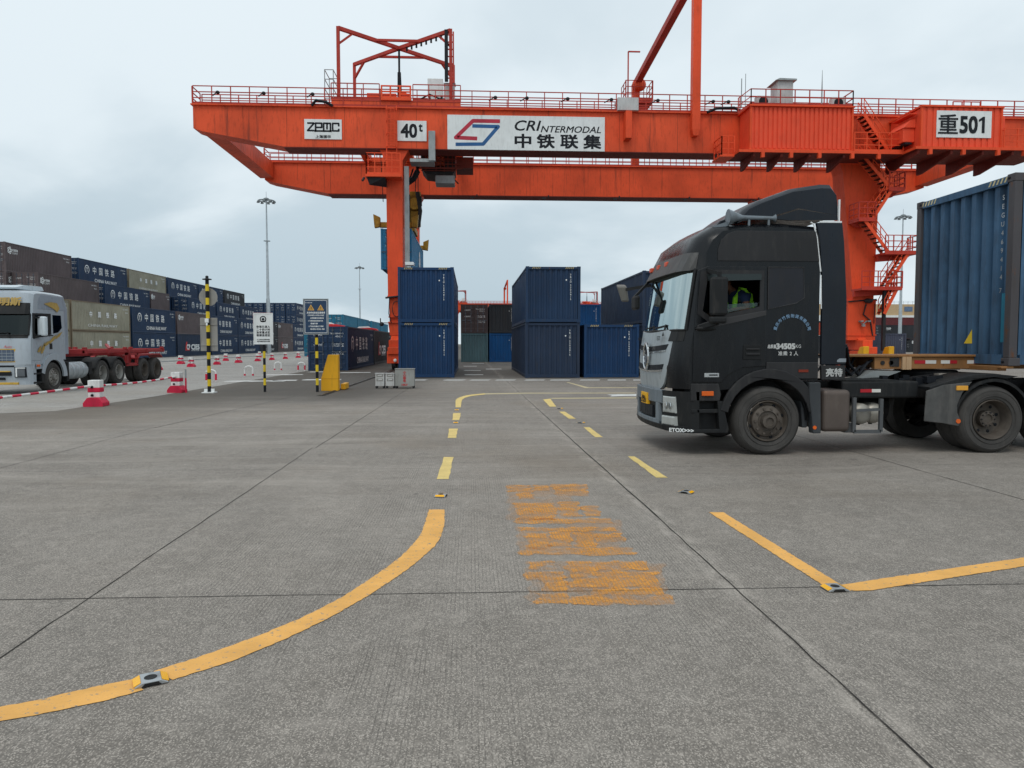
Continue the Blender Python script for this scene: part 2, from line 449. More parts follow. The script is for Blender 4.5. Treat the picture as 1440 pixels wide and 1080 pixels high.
    # chipped, paler arrises along the main joint, and stray dark spots
    jx = t.math('ABSOLUTE', t.math('SUBTRACT', t.math('ADD', X, t.math('MULTIPLY', Y, .008)), 1.845))
    jm = t.math('MULTIPLY', t.mapr(jx, .02, .20, 1, 0, True), t.mapr(t.noise(t.scalev(v, (5, 1.2, 1)), 2.0, 6, .7), .46, .64))
    c = t.mix(t.math('MULTIPLY', jm, .55), c, tuple(min(1, q * 1.6) for q in tint))
    c = t.mix(t.mapr(t.noise(v, 3.7, 2, .4), .74, .77, 0, .55), c, tuple(q * .35 for q in tint))
    # hairline cracks
    vo = t.n("ShaderNodeTexVoronoi", feature='DISTANCE_TO_EDGE'); vo.inputs['Scale'].default_value = .42
    dv = t.n("ShaderNodeVectorMath", operation='ADD')
    nn = t.n("ShaderNodeTexNoise"); nn.inputs['Scale'].default_value = 1.7; nn.inputs['Detail'].default_value = 6; t.l(v, nn.inputs['Vector'])
    t.l(v, dv.inputs[0]); t.l(nn.outputs[1], dv.inputs[1]); t.l(dv.outputs[0], vo.inputs['Vector'])
    ck = t.math('MULTIPLY', t.mapr(vo.outputs['Distance'], 0, .004, 1, 0), t.mapr(t.noise(v, .3, 2), .52, .62))
    c = t.mix(t.math('MULTIPLY', ck, .6), c, tuple(q * .3 for q in tint))
    t.bsdf(c, t.mapr(gr, .3, .7, .72, .92), 0, .3, bump=h, bstr=.06, bdist=.003)
    return t.m
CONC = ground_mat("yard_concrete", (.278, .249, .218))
CONC_L = ground_mat("road_concrete", (.34, .325, .302), dark_yard=False, grooves=False)

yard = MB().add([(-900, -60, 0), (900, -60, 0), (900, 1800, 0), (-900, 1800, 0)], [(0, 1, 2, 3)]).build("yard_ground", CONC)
tag(yard, "grey grooved concrete yard reaching to the horizon", "ground", kind="structure")
road = MB()
rp = [(-10.3, 18.9), (-10.0, 24), (-10.05, 400), (-37.6, 400), (-60, 400), (-60, 17.2), (-14, 17.7), (-11.6, 18.2)]
road.add([(x, y, .004) for x, y in rp], [tuple(t) for t in tessellate_polygon([[Vector((x, y, 0)) for x, y in rp]])])
road = road.build("yard_road", CONC_L)
tag(road, "pale concrete haul road between the barriers and the container rows", "road", kind="structure")

def sheet(name, pieces, mat, z, parent=yard):
    b = MB()
    for p in pieces:
        tr = tessellate_polygon([[Vector((q[0], q[1], 0)) for q in p]])
        b.add([(q[0], q[1], z) for q in p], [tuple(t) for t in tr])
    return b.build(name, mat, parent)
JT = paint("joint_filler", (.030, .027, .024), .9, var=.4, dirt=(.16, .145, .13), dirt_amt=.8, scale=2)
random.seed(4)
def jag(p, q, w, step=.25):
    """a slightly wandering strip from p to q"""
    d = Vector(q) - Vector(p); L = d.length; d.normalize(); n = Vector((-d.y, d.x)); k = max(2, int(L / step))
    a, b = [], []
    for i in range(k + 1):
        c = Vector(p) + d * L * i / k + n * random.uniform(-.006, .006); e = w * random.uniform(.7, 1.25) / 2
        a.append(tuple(c + n * e)); b.append(tuple(c - n * e))
    return a + b[::-1]
for x, y0, y1, w in ((1.85, -2, 7, .0115), (-2.5, -2, 12, .009), (-6.3, -2, 15, .008), (5.95, -2, 30, .010), (10.1, 2, 30, .01)):
    tag(sheet("expansion_joint", [jag((x, y0), (x - .05, y1), w)], JT, .003))
tag(sheet("expansion_joint", [jag((1.8, 7.0), (1.58, 36), .017, .6)], JT, .003))
sheet("expansion_joint", [jag((-2.5, 12), (-2.3, 30), .013, .6)], JT, .003)
sheet("expansion_joint", [jag((-6.3, 15), (-5.6, 24), .016, .6)], JT, .003)
for y, w in ((4.95, .008), (9.95, .006), (15.0, .012), (20.1, .014), (30.2, .02)):
    sheet("expansion_joint", [jag((-9.5 if y > 16 else -14, y + .09), (16, y - .18), w, .4)], JT, .0034)

# ------------------------------------------------------------------ painted lines
def line_mat(name, col, wear, under=(.24, .22, .19), grain=1.):
    t = NT(name); v = t.n("ShaderNodeTexCoord").outputs['Object']
    c = t.mix(t.mapr(t.noise(v, 3, 5), .3, .7), tuple(q * .86 for q in col), tuple(min(1, q * 1.08) for q in col))
    c = t.mix(t.mapr(t.noise(v, 70, 4, .75), .52, .75, 0, .35), c, tuple(q * .6 for q in col))
    tyre = t.noise(t.scalev(v, (.5, 4, 1)), 1.4, 5, .6)
    c = t.mix(t.mapr(tyre, .52, .74, 0, .30), c, tuple(q * .48 for q in col))
    f = t.mapr(t.noise(v, 24 * grain, 7, .75), .70 - wear, .76 - wear)
    c = t.mix(f, c, under)
    t.bsdf(c, .75, 0, .3, bump=t.noise(v, 80, 3), bstr=.25, bdist=.004)
    return t.m
LINE = line_mat("thermoplastic_yellow", (.78, .41, .11), .125)
LINE_F = line_mat("thermoplastic_pale_yellow", (.72, .54, .20), .11)
LINE_P = line_mat("thermoplastic_faded", (.52, .44, .27), .12)
LINE_W = line_mat("worn_white_line", (.62, .62, .60), .10)
def E(pts): return [G(*p) for p in pts]
def rough_edge(pts, amp=.0045, step=.03):
    out = []
    for p, q in zip(pts, pts[1:] + pts[:1]):
        L = math.dist(p, q); k = max(1, int(L / step))
        for i in range(k):
            f = i / k; a = amp if 0 < i else 0
            out.append((p[0] + (q[0] - p[0]) * f + random.uniform(-a, a), p[1] + (q[1] - p[1]) * f + random.uniform(-a, a)))
    return out
curve = E([(603, 717), (597, 738), (592, 751), (584, 762), (575, 772), (563, 784), (550, 794), (520, 815), (480, 841), (425, 869), (370, 892), (300, 918), (216, 945)])
curve2 = E([(243, 957), (325, 931), (400, 900), (460, 871), (515, 840), (550, 817), (575, 800), (600, 779), (612, 768), (620, 755), (625, 738), (625, 717)])
sheet("lane_line", [rough_edge(curve + curve2)], LINE, .004)
sheet("lane_line", [rough_edge(E([(-160, 1036), (0, 995), (50, 986), (100, 974), (150, 963), (187, 956), (202, 971), (145, 987), (120, 992), (50, 1007), (0, 1015), (-160, 1060)]))], LINE, .004)
for q in ([(624, 643), (638, 643), (631, 674), (614, 674)], [(631.6, 603), (643.8, 603), (641.5, 616), (629.4, 616)], [(637.4, 581), (648, 581), (646, 591), (636, 591)],
          [(883, 642), (892, 642), (939, 672), (923, 672)], [(820.5, 601), (829, 601), (848, 615), (837, 615)], [(786.5, 579), (794, 579), (810, 589), (800, 589)], [(763.5, 562), (774, 560.6), (782, 572), (773, 572)]):
    sheet("lane_dash", [rough_edge(E(q), .008, .2)], LINE_F, .004)
sheet("lane_line", [E([(682, 553.2), (740, 552.4), (893, 552.4), (893, 553.2), (740, 553.6), (682, 554.8)])], LINE_P, .004)
sheet("lane_line", [E([(640.6, 573), (640.6, 563), (643, 560.5), (647, 558.6), (654, 556.5), (663, 555), (682, 553.2), (682, 554.8), (663, 556.9), (654, 559.4), (650, 562), (649, 565), (648, 573)])], LINE_F, .004)
sheet("lane_line", [E([(774, 560), (780, 559.6), (1000, 558.6), (1000, 559.5), (776, 561)])], LINE_P, .0045)
sheet("lane_line", [E([(796, 537.5), (799, 537.4), (828, 545), (1000, 544.6), (1000, 545.3), (823, 545.9)])], LINE_P, .004)
sheet("lane_line", [rough_edge(E([(996.7, 720.7), (1017, 720.7), (1181, 822), (1159, 824.5)]))], LINE, .004)
sheet("lane_line", [rough_edge(E([(1181, 823.2), (1440, 784.6), (1700, 746), (1700, 758), (1440, 797), (1224, 831), (1180, 832)]))], LINE, .0045)
for u in (587, 640, 676, 712, 753, 789, 831, 868, 905, 945):
    y = G(u, 534.5)[1]; x = G(u, 534.5)[0]
    sheet("lane_dash", [rough_edge([(x - .55, y - .32), (x + .35, y - .32), (x + .5, y + .35), (x - .4, y + .35)], .05, .3)], LINE_W, .004)
for u, v in ((667, 527), (664, 521), (661, 515), (694, 519), (672, 511)):
    x, y = G(u, v); sheet("lane_dash", [rough_edge([(x - .5, y - .45), (x + .5, y - .45), (x + .5, y + .45), (x - .5, y + .45)], .06, .3)], LINE_W, .004)
for u, v, w in ((400, 527, 2.2), (403, 535, 1.0), (360, 536, 2.6), (452, 523, 1.6), (455, 534, 1.8), (880, 556, 1.2), (500, 524, 1.8)):
    x, y = G(u, v); sheet("lane_dash", [rough_edge([(x - w / 2, y - .5), (x + w / 2, y - .3), (x + w / 2.4, y + .5), (x - w / 2.2, y + .35)], .12, .3)], LINE_W, .005)
# half worn-off orange lettering block
def worn(name, k):
    t = NT(name); v = t.n("ShaderNodeTexCoord").outputs['Object']
    sxn = t.n("ShaderNodeSeparateXYZ"); t.l(v, sxn.inputs[0])
    f = t.mapr(t.noise(v, 9, 9, .76, 1.2), .27, .62)
    f2 = t.mapr(t.noise(t.scalev(v, (1, 1.3, 1)), 3.2, 6, .66, .6), .31, .55)
    gro = t.mapr(t.math('SINE', t.math('MULTIPLY', sxn.outputs[0], 2 * math.pi / .027)), .2, .95, 1, .6)
    fac = t.math('MULTIPLY', t.math('MULTIPLY', t.math('MAXIMUM', t.math('MULTIPLY', f, f2), t.math('MULTIPLY', f2, .35)), gro), k)
    pb = t.n("ShaderNodeBsdfPrincipled"); pb.inputs['Base Color'].default_value = (.80, .34, .045, 1); pb.inputs['Roughness'].default_value = .8
    tr = t.n("ShaderNodeBsdfTransparent"); mx = t.n("ShaderNodeMixShader")
    t.l(fac, mx.inputs[0]); t.l(tr.outputs[0], mx.inputs[1]); t.l(pb.outputs[0], mx.inputs[2]); t.l(mx.outputs[0], t.out.inputs[0])
    return t.m
WORN = worn('worn_orange_paint', .80); WORN_F = worn('smudged_orange_paint', .26)
blobs = [(500, 800, 140, 300), (545, 900, 330, 460), (590, 1000, 490, 690), (800, 1230, 500, 690), (780, 1020, 300, 460), (500, 610, 140, 172), (545, 612, 172, 202), (618, 690, 138, 166), (700, 865, 135, 158), (715, 868, 158, 190), (530, 720, 222, 262), (545, 720, 262, 300), (740, 832, 215, 285), (850, 922, 235, 282), (540, 980, 292, 316),
         (550, 1000, 335, 352), (690, 795, 356, 424), (590, 690, 362, 432), (810, 900, 356, 425), (905, 1035, 362, 402), (560, 1082, 430, 461), (595, 722, 492, 526), (770, 1145, 490, 532), (590, 650, 540, 575), (652, 762, 538, 626), (790, 1192, 538, 612), (630, 772, 636, 688), (900, 1215, 614, 650), (800, 1266, 650, 690)]
sheet("worn_marking", [rough_edge(E([(560 + a / 3.273, 640 + c / 3.273), (560 + b / 3.273, 640 + c / 3.273), (560 + (b + 10) / 3.273, 640 + d / 3.273), (560 + (a + 6) / 3.273, 640 + d / 3.273)]), .035, .06) for a, b, c, d in blobs[5:]], WORN, .0042)
sheet("worn_marking", [rough_edge(E([(560 + a / 3.273, 640 + c / 3.273), (560 + b / 3.273, 640 + c / 3.273), (560 + (b + 10) / 3.273, 640 + d / 3.273), (560 + (a + 6) / 3.273, 640 + d / 3.273)]), .035, .06) for a, b, c, d in blobs[:5]], WORN_F, .0036)

# ------------------------------------------------------------------ cast road studs set into the lines
STUD = paint("cast_alloy", (.42, .44, .45), .4, .6, var=.15, dirt_amt=.5)
AMBER = paint("amber_reflector", (.85, .42, .01), .25, var=.1, dirt_amt=.1)
RUBB = paint("black_inset", (.015, .015, .015), .6, var=.2)
def road_stud(loc, rz, label):
    s = thing("road_stud", label, "road stud", (loc[0], loc[1], .004), rz, "road studs on the yellow lines")
    b = MB(); pr = [(-.075, 0), (.075, 0), (.075, .006), (.045, .021), (-.045, .021), (-.075, .006)]
    b.prism(pr, 'y', -.06, .06); b.build("stud_body", STUD, s, bevel=.003)
    for q in (-1, 1):
        r = MB(); r.hexa([(q * .049, -.05, .0195), (q * .076, -.05, .0060), (q * .076, .05, .0060), (q * .049, .05, .0195), (q * .047, -.05, .0230), (q * .079, -.05, .0090), (q * .079, .05, .0090), (q * .047, .05, .0230)])
        r.build("reflector", AMBER, s)
    d = MB(); d.lathe([(.03, .0205), (.03, .0222), (.024, .0228), (.001, .0228)], (0, 0, 0), 'z', 20); d.build("centre_cap", RUBB, s)
    e = MB()
    for q in (-1, 1): e.prism([(-.045, .002), (.045, .002), (.03, .017), (-.03, .017)], 'y', q * .0585, q * .0625)
    e.build("side_recess", RUBB, s)
    return s
road_stud(G(212, 959), R(27), "silver road stud with amber reflector in the curved yellow line at bottom left")
road_stud(G(1174, 829), R(3), "road stud at the corner of the yellow V line on the right")
road_stud(G(620, 698), R(80), "road stud just above the top end of the curved yellow line")
road_stud(G(965, 693), R(-40), "lone road stud between the right yellow dash and the V line")
road_stud(G(641, 595), R(90), "small road stud between the second and third left dashes")
road_stud(G(642.5, 577), R(90), "farthest road stud below the far left bend of the yellow line")
road_stud(G(817, 595), R(-30), "small road stud between two dashes left of the black truck")
road_stud(G(787, 575), R(-30), "farthest road stud on the right dashed line")
# ------------------------------------------------------------------ shipping containers
def ctr(name, col, **k):
    k.setdefault('var', .16); k.setdefault('dirt_amt', .35); k.setdefault('streak', .35); k.setdefault('rust', .25); k.setdefault('scale', .5)
    return paint(name, col, .5, **k)
NAVY = ctr("container_navy", (.0125, .043, .112)); NAVY2 = ctr("container_dull_navy", (.017, .040, .088))
INDIGO = ctr("container_slate", (.024, .040, .075)); ROYAL = ctr("container_royal_blue", (.007, .070, .21))
BROWN = ctr("container_brown", (.112, .088, .090))
ROD = paint('lock_rod_grey', (.10, .115, .14), .5, .3, var=.2)
SAGE_F = ctr('container_sage_frame', (.20, .155, .10), rust=.8); SAGE = ctr("container_sage", (.31, .295, .225), rust=.5, streak=.5)
TEAL = ctr("container_teal", (.020, .16, .26)); SKYB = ctr("container_sky_blue", (.025, .19, .37))
CHAR = ctr("container_charcoal", (.030, .034, .040)); GTEAL = ctr("container_grey_teal", (.075, .14, .16))
MAROON = ctr("container_maroon", (.12, .028, .032)); DBROWN = ctr("container_dark_brown", (.060, .045, .046))
YARDB = ctr("container_yard_blue", (.022, .048, .115)); GREYB = ctr("container_grey_blue", (.075, .085, .125))

HAZ = paint('hazard_ochre', (.42, .33, .14), .6, dirt_amt=.5)
def corr(a, b, period=.28, depth=.036, flat=.34):
    n = max(1, round((b - a) / period)); p = (b - a) / n; o = []
    for i in range(n):
        t = a + i * p
        o += [(t, 0), (t + p * flat * .5, 0), (t + p * .5 - p * .14, depth), (t + p * .5 + p * flat * .5 - .02 * p, depth), (t + p - p * .0 - p * .16, 0)]
    return o + [(b, 0)]
_CM = {}
def cmesh(key, fn):
    if key not in _CM: _CM[key] = fn()
    return _CM[key]
def c_body(L, W, H, front):
    m = MB(); x, y = W / 2 - .03, L / 2 - .04; z0, z1 = .15, H - .10
    side = corr(-y + .1, y - .1)
    for s in (-1, 1): m.strip([[(s * (x - d), t, z) for z in (z0, z1)] for t, d in side])
    ew = corr(-x + .12, x - .12, .25, .045)
    for s in ((1,) if front == 'door' else (-1, 1)): m.strip([[(t, s * (y - d), z) for z in (z0, z1)] for t, d in ew])
    m.box(-x, x, -y, y, H - .09, H - .045)      # roof sheet
    m.box(-x, x, -y, y, .10, .16)               # floor
    return m.mesh("container_walls")
def c_frame(L, W, H):
    m = MB(); x, y = W / 2, L / 2
    for sx in (-1, 1):
        for sy in (-1, 1):
            m.box(*sorted((sx * x, sx * (x - .13))), *sorted((sy * y, sy * (y - .13))), .12, H - .12)
            for z in (0, H - .12): m.box(*sorted((sx * (x + .003), sx * (x - .165))), *sorted((sy * (y + .003), sy * (y - .178))), z, z + .12)
        m.box(*sorted((sx * (x - .004), sx * (x - .07))), -y + .13, y - .13, .03, .17)
        m.box(*sorted((sx * (x - .004), sx * (x - .07))), -y + .13, y - .13, H - .10, H - .02)
    for sy in (-1, 1):
        m.box(-x + .13, x - .13, *sorted((sy * (y - .004), sy * (y - .08))), .02, .17)
        m.box(-x + .13, x - .13, *sorted((sy * (y - .004), sy * (y - .08))), H - .14, H - .02)
    return m.mesh("container_frame")
def c_door(L, W, H, s):
    m = MB(); y = -L / 2; a, b = sorted((s * .01, s * (W / 2 - .14)))
    m.box(a, b, y + .02, y + .06, .18, H - .15)
    for k in range(5):
        z = .30 + k * (H - .62) / 4
        m.hexa([(a + .05, y + .002, z - .13), (b - .05, y + .002, z - .13), (b - .05, y + .03, z - .17), (a + .05, y + .03, z - .17), (a + .05, y + .002, z + .13), (b - .05, y + .002, z + .13), (b - .05, y + .03, z + .17), (a + .05, y + .03, z + .17)])
    return m.mesh("door")
def c_rods(L, W, H, s):
    m = MB(); y = -L / 2 - .022; h = W / 2 - .14
    for f in (.28, .74):
        x = s * h * f
        m.tube([(x, y, .08), (x, y, H - .06)], .021, 6)
        for z in (.2, 1.0, 1.75, H - .25): m.box(x - .06, x + .06, y - .02, y + .03, z - .03, z + .03)
        m.box(*sorted((x, x + s * .34)), y - .03, y - .01, 1.14, 1.19)
    return m.mesh("lock_rods")
def rail_emblem(f, cx, cy, r, m=0):
    f.ring(cx, cy, r * .78, r, -52, 232, m, n=26); f.rect(cx - r * .10, cx + r * .10, cy - r * .55, cy + r * .42, m)
    f.rect(cx - r * .42, cx + r * .42, cy + r * .22, cy + r * .42, m); f.rect(cx - r * .62, cx + r * .62, cy - r * 1.12, cy - r * .86, m)
def l_side(kind, L, W, H):
    """white lettering of the long +x side"""
    f = Flat()
    if kind == 'rail':
        rail_emblem(f, -L * .345, H * .60, .52)
        for i, ch in enumerate("中国铁路"): f.text(ch, -L * .20 + i * L * .125, H * .48, .98, bold=.008)
        f.text("CHINA RAILWAY", L * .03, H * .16, .62, bold=.012, fit=(L * .46, .40))
        f.mb.v = [(p[0], p[1] + (.0 if p[1] > H * .4 else .12), p[2]) for p in f.mb.v]
    elif kind == 'sage':
        for i, ch in enumerate("中国铁路"): f.text(ch, -L * .20 + i * L * .14, H * .50, .62, bold=.03)
        f.text("CHINA RAILWAY", 0, H * .20, .4, fit=(L * .50, .26))
    elif kind == 'brown':
        for a in range(5): f.ring(-L * .44 + .23 * math.cos(R(72 * a)), H * .74 + .23 * math.sin(R(72 * a)), .06, .15, 0, 360, n=10)
        f.text("中铁联集", -L * .37, H * .76, .3, bold=.02, fit=(.95, .26)); f.text("CRIMT", -L * .37, H * .66, .3, fit=(.95, .2))
    elif kind == 'cp':
        f.poly([(-L * .30, H * .26), (-L * .27, H * .66), (-L * .235, H * .66), (-L * .255, H * .36), (-L * .17, H * .36), (-L * .17, H * .26)], 1)
        f.text("CP", -L * .205, H * .42, .8, bold=.04, fit=(1.1, .66)); f.text("CIES", 0, H * .42, .8, bold=.04, fit=(2.9, .66))
        f.text("INTERMODAL", 0, H * .26, .3, fit=(2.9, .2))
    # number block at the far top corner
    f.text("TBJU 520481 5", L * .41, H * .83, .24, fit=(1.3, .17)); f.text("45G1", L * .43, H * .72, .2, fit=(.6, .15))
    return f.mesh("lettering", (W / 2 + .002, 0, 0), (0, 1, 0), (0, 0, 1))
def l_door(L, W, H):
    f = Flat(); s = W / 2 - .14
    f.text("TBJU 520481 5", s * .5, H * .83, .2, fit=(s * .78, .11)); f.text("45G1", s * .62, H * .77, .2, fit=(s * .4, .10))
    for i, z in enumerate((.60, .555, .42, .375)):
        f.text(("MAX GROSS 35000", "77160 LB", "TARE 4150", "9150 LB")[i], s * .56, H * z, .1, fit=(s * .66, .075))
    for z in (.80, .58): f.text("CRIMT", -s * .55, H * z, .2, fit=(s * .5, .12))
    return f.mesh("lettering", (0, -L / 2 - .001, 0), (1, 0, 0), (0, 0, 1))
def l_end(W, H, L, text="TBJU5204815"):
    f = Flat(); n = len(text); st = (H * .46) / n
    for i, ch in enumerate(text): f.text(ch, W * .32, H * .84 - i * st - (.05 if i > 3 else 0), st * .95, bold=.02)
    f.ring(W * .24, H * .76, .0, .035, n=10)
    return f.mesh("lettering", (0, -L / 2 + .036, 0), (1, 0, 0), (0, 0, 1))
def hazard(W, H, L):
    f = Flat()
    for s in (-1, 1):
        for i in range(5):
            x = s * (W / 2 - .52) + (i - 2) * .085
            f.poly([(x - .05, H - .115), (x - .012, H - .115), (x + .03, H - .03), (x - .008, H - .03)], 0)
    return f.mesh("hazard_stripes", (0, -L / 2 - .0015, 0), (1, 0, 0), (0, 0, 1))
def container(loc, label, col, L=12.19, W=2.44, H=2.9, front='door', side=None, group=None, rz=0., end_text=True, stripes=False, lcol=None, name="shipping_container"):
    """loc = centre of the near bottom edge; the container runs away along +y"""
    c = thing(name, label, "container", (loc[0] - math.sin(rz) * L / 2, loc[1] + math.cos(rz) * L / 2, loc[2]), rz, group)
    link("walls", cmesh(('b', L, W, H, front), lambda: c_body(L, W, H, front)), col, c)
    link("frame", cmesh(('f', L, W, H), lambda: c_frame(L, W, H)), SAGE_F if col == SAGE else col, c)
    if front == 'door':
        for s in (-1, 1):
            d = link("door", cmesh(('d', L, W, H, s), lambda: c_door(L, W, H, s)), col, c)
            link("lock_rods", cmesh(('r', L, W, H, s), lambda: c_rods(L, W, H, s)), ROD, d)
        link("door_lettering", cmesh(('ld', L, W, H), lambda: l_door(L, W, H)), WHITE_L, c)
    elif end_text: link("end_lettering", cmesh(('le', L, W, H), lambda: l_end(W, H, L)), WHITE_L, c)
    if stripes: link("hazard_stripes", cmesh(('hz', L, W, H), lambda: hazard(W, H, L)), HAZ, c)
    if side: link("side_lettering", cmesh(('ls', side, L, W, H), lambda: l_side(side, L, W, H)), [lcol or WHITE_L, RED] if side == 'cp' else (lcol or WHITE_L), c)
    return c

ORD = "first second third fourth fifth sixth seventh eighth ninth tenth eleventh twelfth".split()
CN = {'n': ("dark blue", NAVY2, 'rail'), 'b': ("brown", BROWN, 'brown'), 's': ("grey green", SAGE, 'sage'), 'c': ("slate", INDIGO, 'cp'), 'k': ("charcoal", CHAR, 'rail'), 'd': ("brown", BROWN, 'cp')}
TIER = ("bottom", "second", "third", "top")
H9 = 2.89
def yard_row(face_x, row, ys, tiers, grp="containers stacked along the left side of the yard", lens=None):
    for k, y in enumerate(ys):
        for ti, row_cols in enumerate(tiers):
            ch = row_cols[k] if k < len(row_cols) else 'n'
            if ch == '-': continue
            cn, mat, lt = CN[ch]; L = (lens or {}).get(k, 12.0)
            nm = {'rail': "white lettering", 'brown': "small flower mark", 'sage': "worn white lettering", 'cp': "red and white mark"}[lt]
            container((face_x - 1.22, y, ti * H9), f"{cn} container, {nm}, {TIER[ti]} tier of {row}, {ORD[k]} from left", mat, L=L, H=H9, side=lt, group=grp)
ysA = [59.4, 71.6, 84.1, 96.7, 109.2, 121.5, 133.8, 146.1, 158.4, 170.7, 183.0, 195.3]
yard_row(-37.3, "front row", ysA, ["ssncnnkdnkkn", "ssnbnnkbnnkn"])
yard_row(-42.5, "middle row", [75.7, 89.1, 101.5, 114.6, 127.2, 139.7], ["nnbnnn", "nnbnnn", "bnbnnn"], lens={2: 6.06})
yard_row(-45.1, "back row", [75.0, 88.5, 101.0, 113.7, 126.3, 139.2], ["nnnnnn", "nnnnnn", "bnnnnn", "bnsnnk"])
for r_, x in enumerate((-42.5, -45.1, -47.7, -50.3, -52.9)):
    yard_row(x, f"far block row {ORD[r_]}", [183.5, 196.0, 208.5] if r_ == 0 else [183.5], ["nnn"] * 4, "containers in the far block on the left")

# teal stacks behind the lone dark containers
for k, y in enumerate((98.5, 111.0, 126.5, 139)):
    for i, x in enumerate((-17.9, -20.6)):
        if i and k: continue
        for ti in range(2):
            container((x, y, ti * 2.75), f"teal blue container in {'upper' if ti else 'lower'} tier of {'left' if i else 'right'} row, {ORD[k]} back behind the warning board", TEAL, H=2.75, L=12, group="teal containers behind the warning board")
container((-8.83, 46.4, 0), "dark blue lettered container with doors, standing alone right of the yellow buffer", NAVY2, H=2.75, side='rail', group="dark containers left of the crane leg", lcol=WHITE_L)
container((-8.85, 59.3, 0), "dark container with reddish mark, second in line behind the lone lettered one", CHAR, H=2.75, side='cp', group="dark containers left of the crane leg")
container((-8.85, 72.0, 0), "third and farthest dark container in line behind the crane leg", DBROWN, H=2.75, group="dark containers left of the crane leg")

# blocks under the crane: corrugated ends towards the camera
GC = "blue containers under the gantry crane"
container((-2.18, 36.5, 0), "navy container, lower one of the two-high stack beside the crane leg", NAVY, W=2.72, H=2.70, front='wall', stripes=True, group=GC)
container((-2.18, 36.5, 2.703), "navy container on top of the stack beside the crane leg", NAVY, W=2.72, H=2.70, front='wall', stripes=True, group=GC)
container((3.98, 35.9, 0), "slate blue container, lower one of the centre right stack", INDIGO, W=2.66, H=2.70, front='wall', group=GC)
container((4.00, 35.85, 2.703), "navy container on top of the centre right stack", NAVY2, W=2.66, H=2.70, front='wall', stripes=True, group=GC)
container((6.92, 36.1, 0), "bright navy single container close left of the black truck's mirror", NAVY, W=2.72, H=2.62, front='wall', stripes=True, group=GC)
container((10.15, 37.6, 0), "dark slate container, lower one behind the black truck's windscreen", INDIGO, W=2.7, H=2.7, front='wall', group=GC)
container((10.15, 37.6, 2.703), "dark slate container upper one, rising behind the black truck's mirror", INDIGO, W=2.7, H=2.7, front='wall', group=GC)
GD = "containers at the far end of the aisle"
container((.33, 67, 0), "grey teal container, lower left at the end of the aisle", GTEAL, H=2.6, front='wall', end_text=False, group=GD)
container((.33, 67, 2.6), "brown container with doors, upper left at the end of the aisle", DBROWN, H=2.6, group=GD)
container((2.9, 67, 0), "royal blue container, lower right at the end of the aisle", ROYAL, H=2.6, front='wall', group=GD)
container((2.9, 67, 2.63), "charcoal container, upper right at the end of the aisle", CHAR, H=2.6, front='wall', group=GD)
container((10.62, 67, 0), "royal blue container, lower one glimpsed right of the centre stack", ROYAL, H=2.62, front='wall', group=GD)
container((10.62, 67, 2.63), "royal blue container, upper one glimpsed above the single navy container", ROYAL, H=2.62, front='wall', group=GD)
# right background
container((43.0, 73, 0), "grey purple corrugated container end behind the trailer bed", GREYB, H=2.7, front='wall', group="containers far right behind the trailer")
container((41.0, 76, 0), "dark container in shade right of the crane leg bogie", CHAR, H=2.6, front='wall', group="containers far right behind the trailer")
container((84.8, 140, 0), "charcoal container lying sideways, lower of the distant pair", CHAR, H=2.6, rz=R(-90), group="containers far right behind the trailer", side='brown')
container((78.6, 140, 2.6), "charcoal container with small white mark behind the grey purple one", CHAR, H=2.65, rz=R(-90), L=14.6, group="containers far right behind the trailer", side='brown')
for ti in range(3):
    container((90, 170, ti * 2.6), f"maroon container lying sideways, {('bottom', 'middle', 'top')[ti]} of the farthest stack before the long building", MAROON, H=2.6, L=16, rz=R(-90), group="containers far right behind the trailer")
# small tarpaulin bundles on the dark containers
for x, y, w, lb in ((-9.6, 50.0, 1.3, "red and white folded tarpaulin on the roof of the lone lettered container"), (-8.6, 61.5, 1.0, "smaller red and white folded tarpaulin on the second dark container")):
    tb = thing("tarpaulin_bundle", lb, "tarpaulin", (x, y, 2.72)); b = MB()
    b.prism([(-w, 0), (w, 0), (w * .9, .16), (w * .5, .24), (-w * .7, .2), (-w * .95, .12)], 'y', -.5, .5); b.build("red_sheet", RED, tb, bevel=.05)
    b = MB(); b.prism([(-w * .7, .19), (w * .4, .24), (w * .2, .36), (-w * .5, .33)], 'y', -.42, .42); b.build("white_sheet", WHITE, tb, bevel=.04)

# long depot building on the right horizon
BEIGE = paint("cladding_beige", (.50, .36, .21), .7, var=.08, dirt_amt=.15)
bd = thing("depot_building", "long beige depot building with white lower wall on the right horizon", "building", (195, 300, 0))
b = MB(); b.box(-55, 55, 0, 30, 13.4, 18); b.build("upper_cladding", BEIGE, bd)
b = MB(); b.box(-55.3, 55.3, -.4, 30.4, 0, 13.4); b.build("lower_wall", WHITE, bd)
b = MB()
for i in range(56): b.box(-55 + i * 2, -54.92 + i * 2, -.05, .05, 18, 19.2)
for z in (18.6, 19.2): b.box(-55, 55, -.05, .05, z, z + .08)
b.build("roof_railing", GALV, bd)
b = MB(); b.box(-14.5, -11, -.15, -.02, 15, 17); b.build("sign_panel", paint("panel_blue", (.12, .18, .28), .5), bd)
b = MB()
for i in range(20): b.box(-52 + i * 5.4, -49 + i * 5.4, -.45, -.41, 8, 11)
b.build_each("window", DARK, bd)
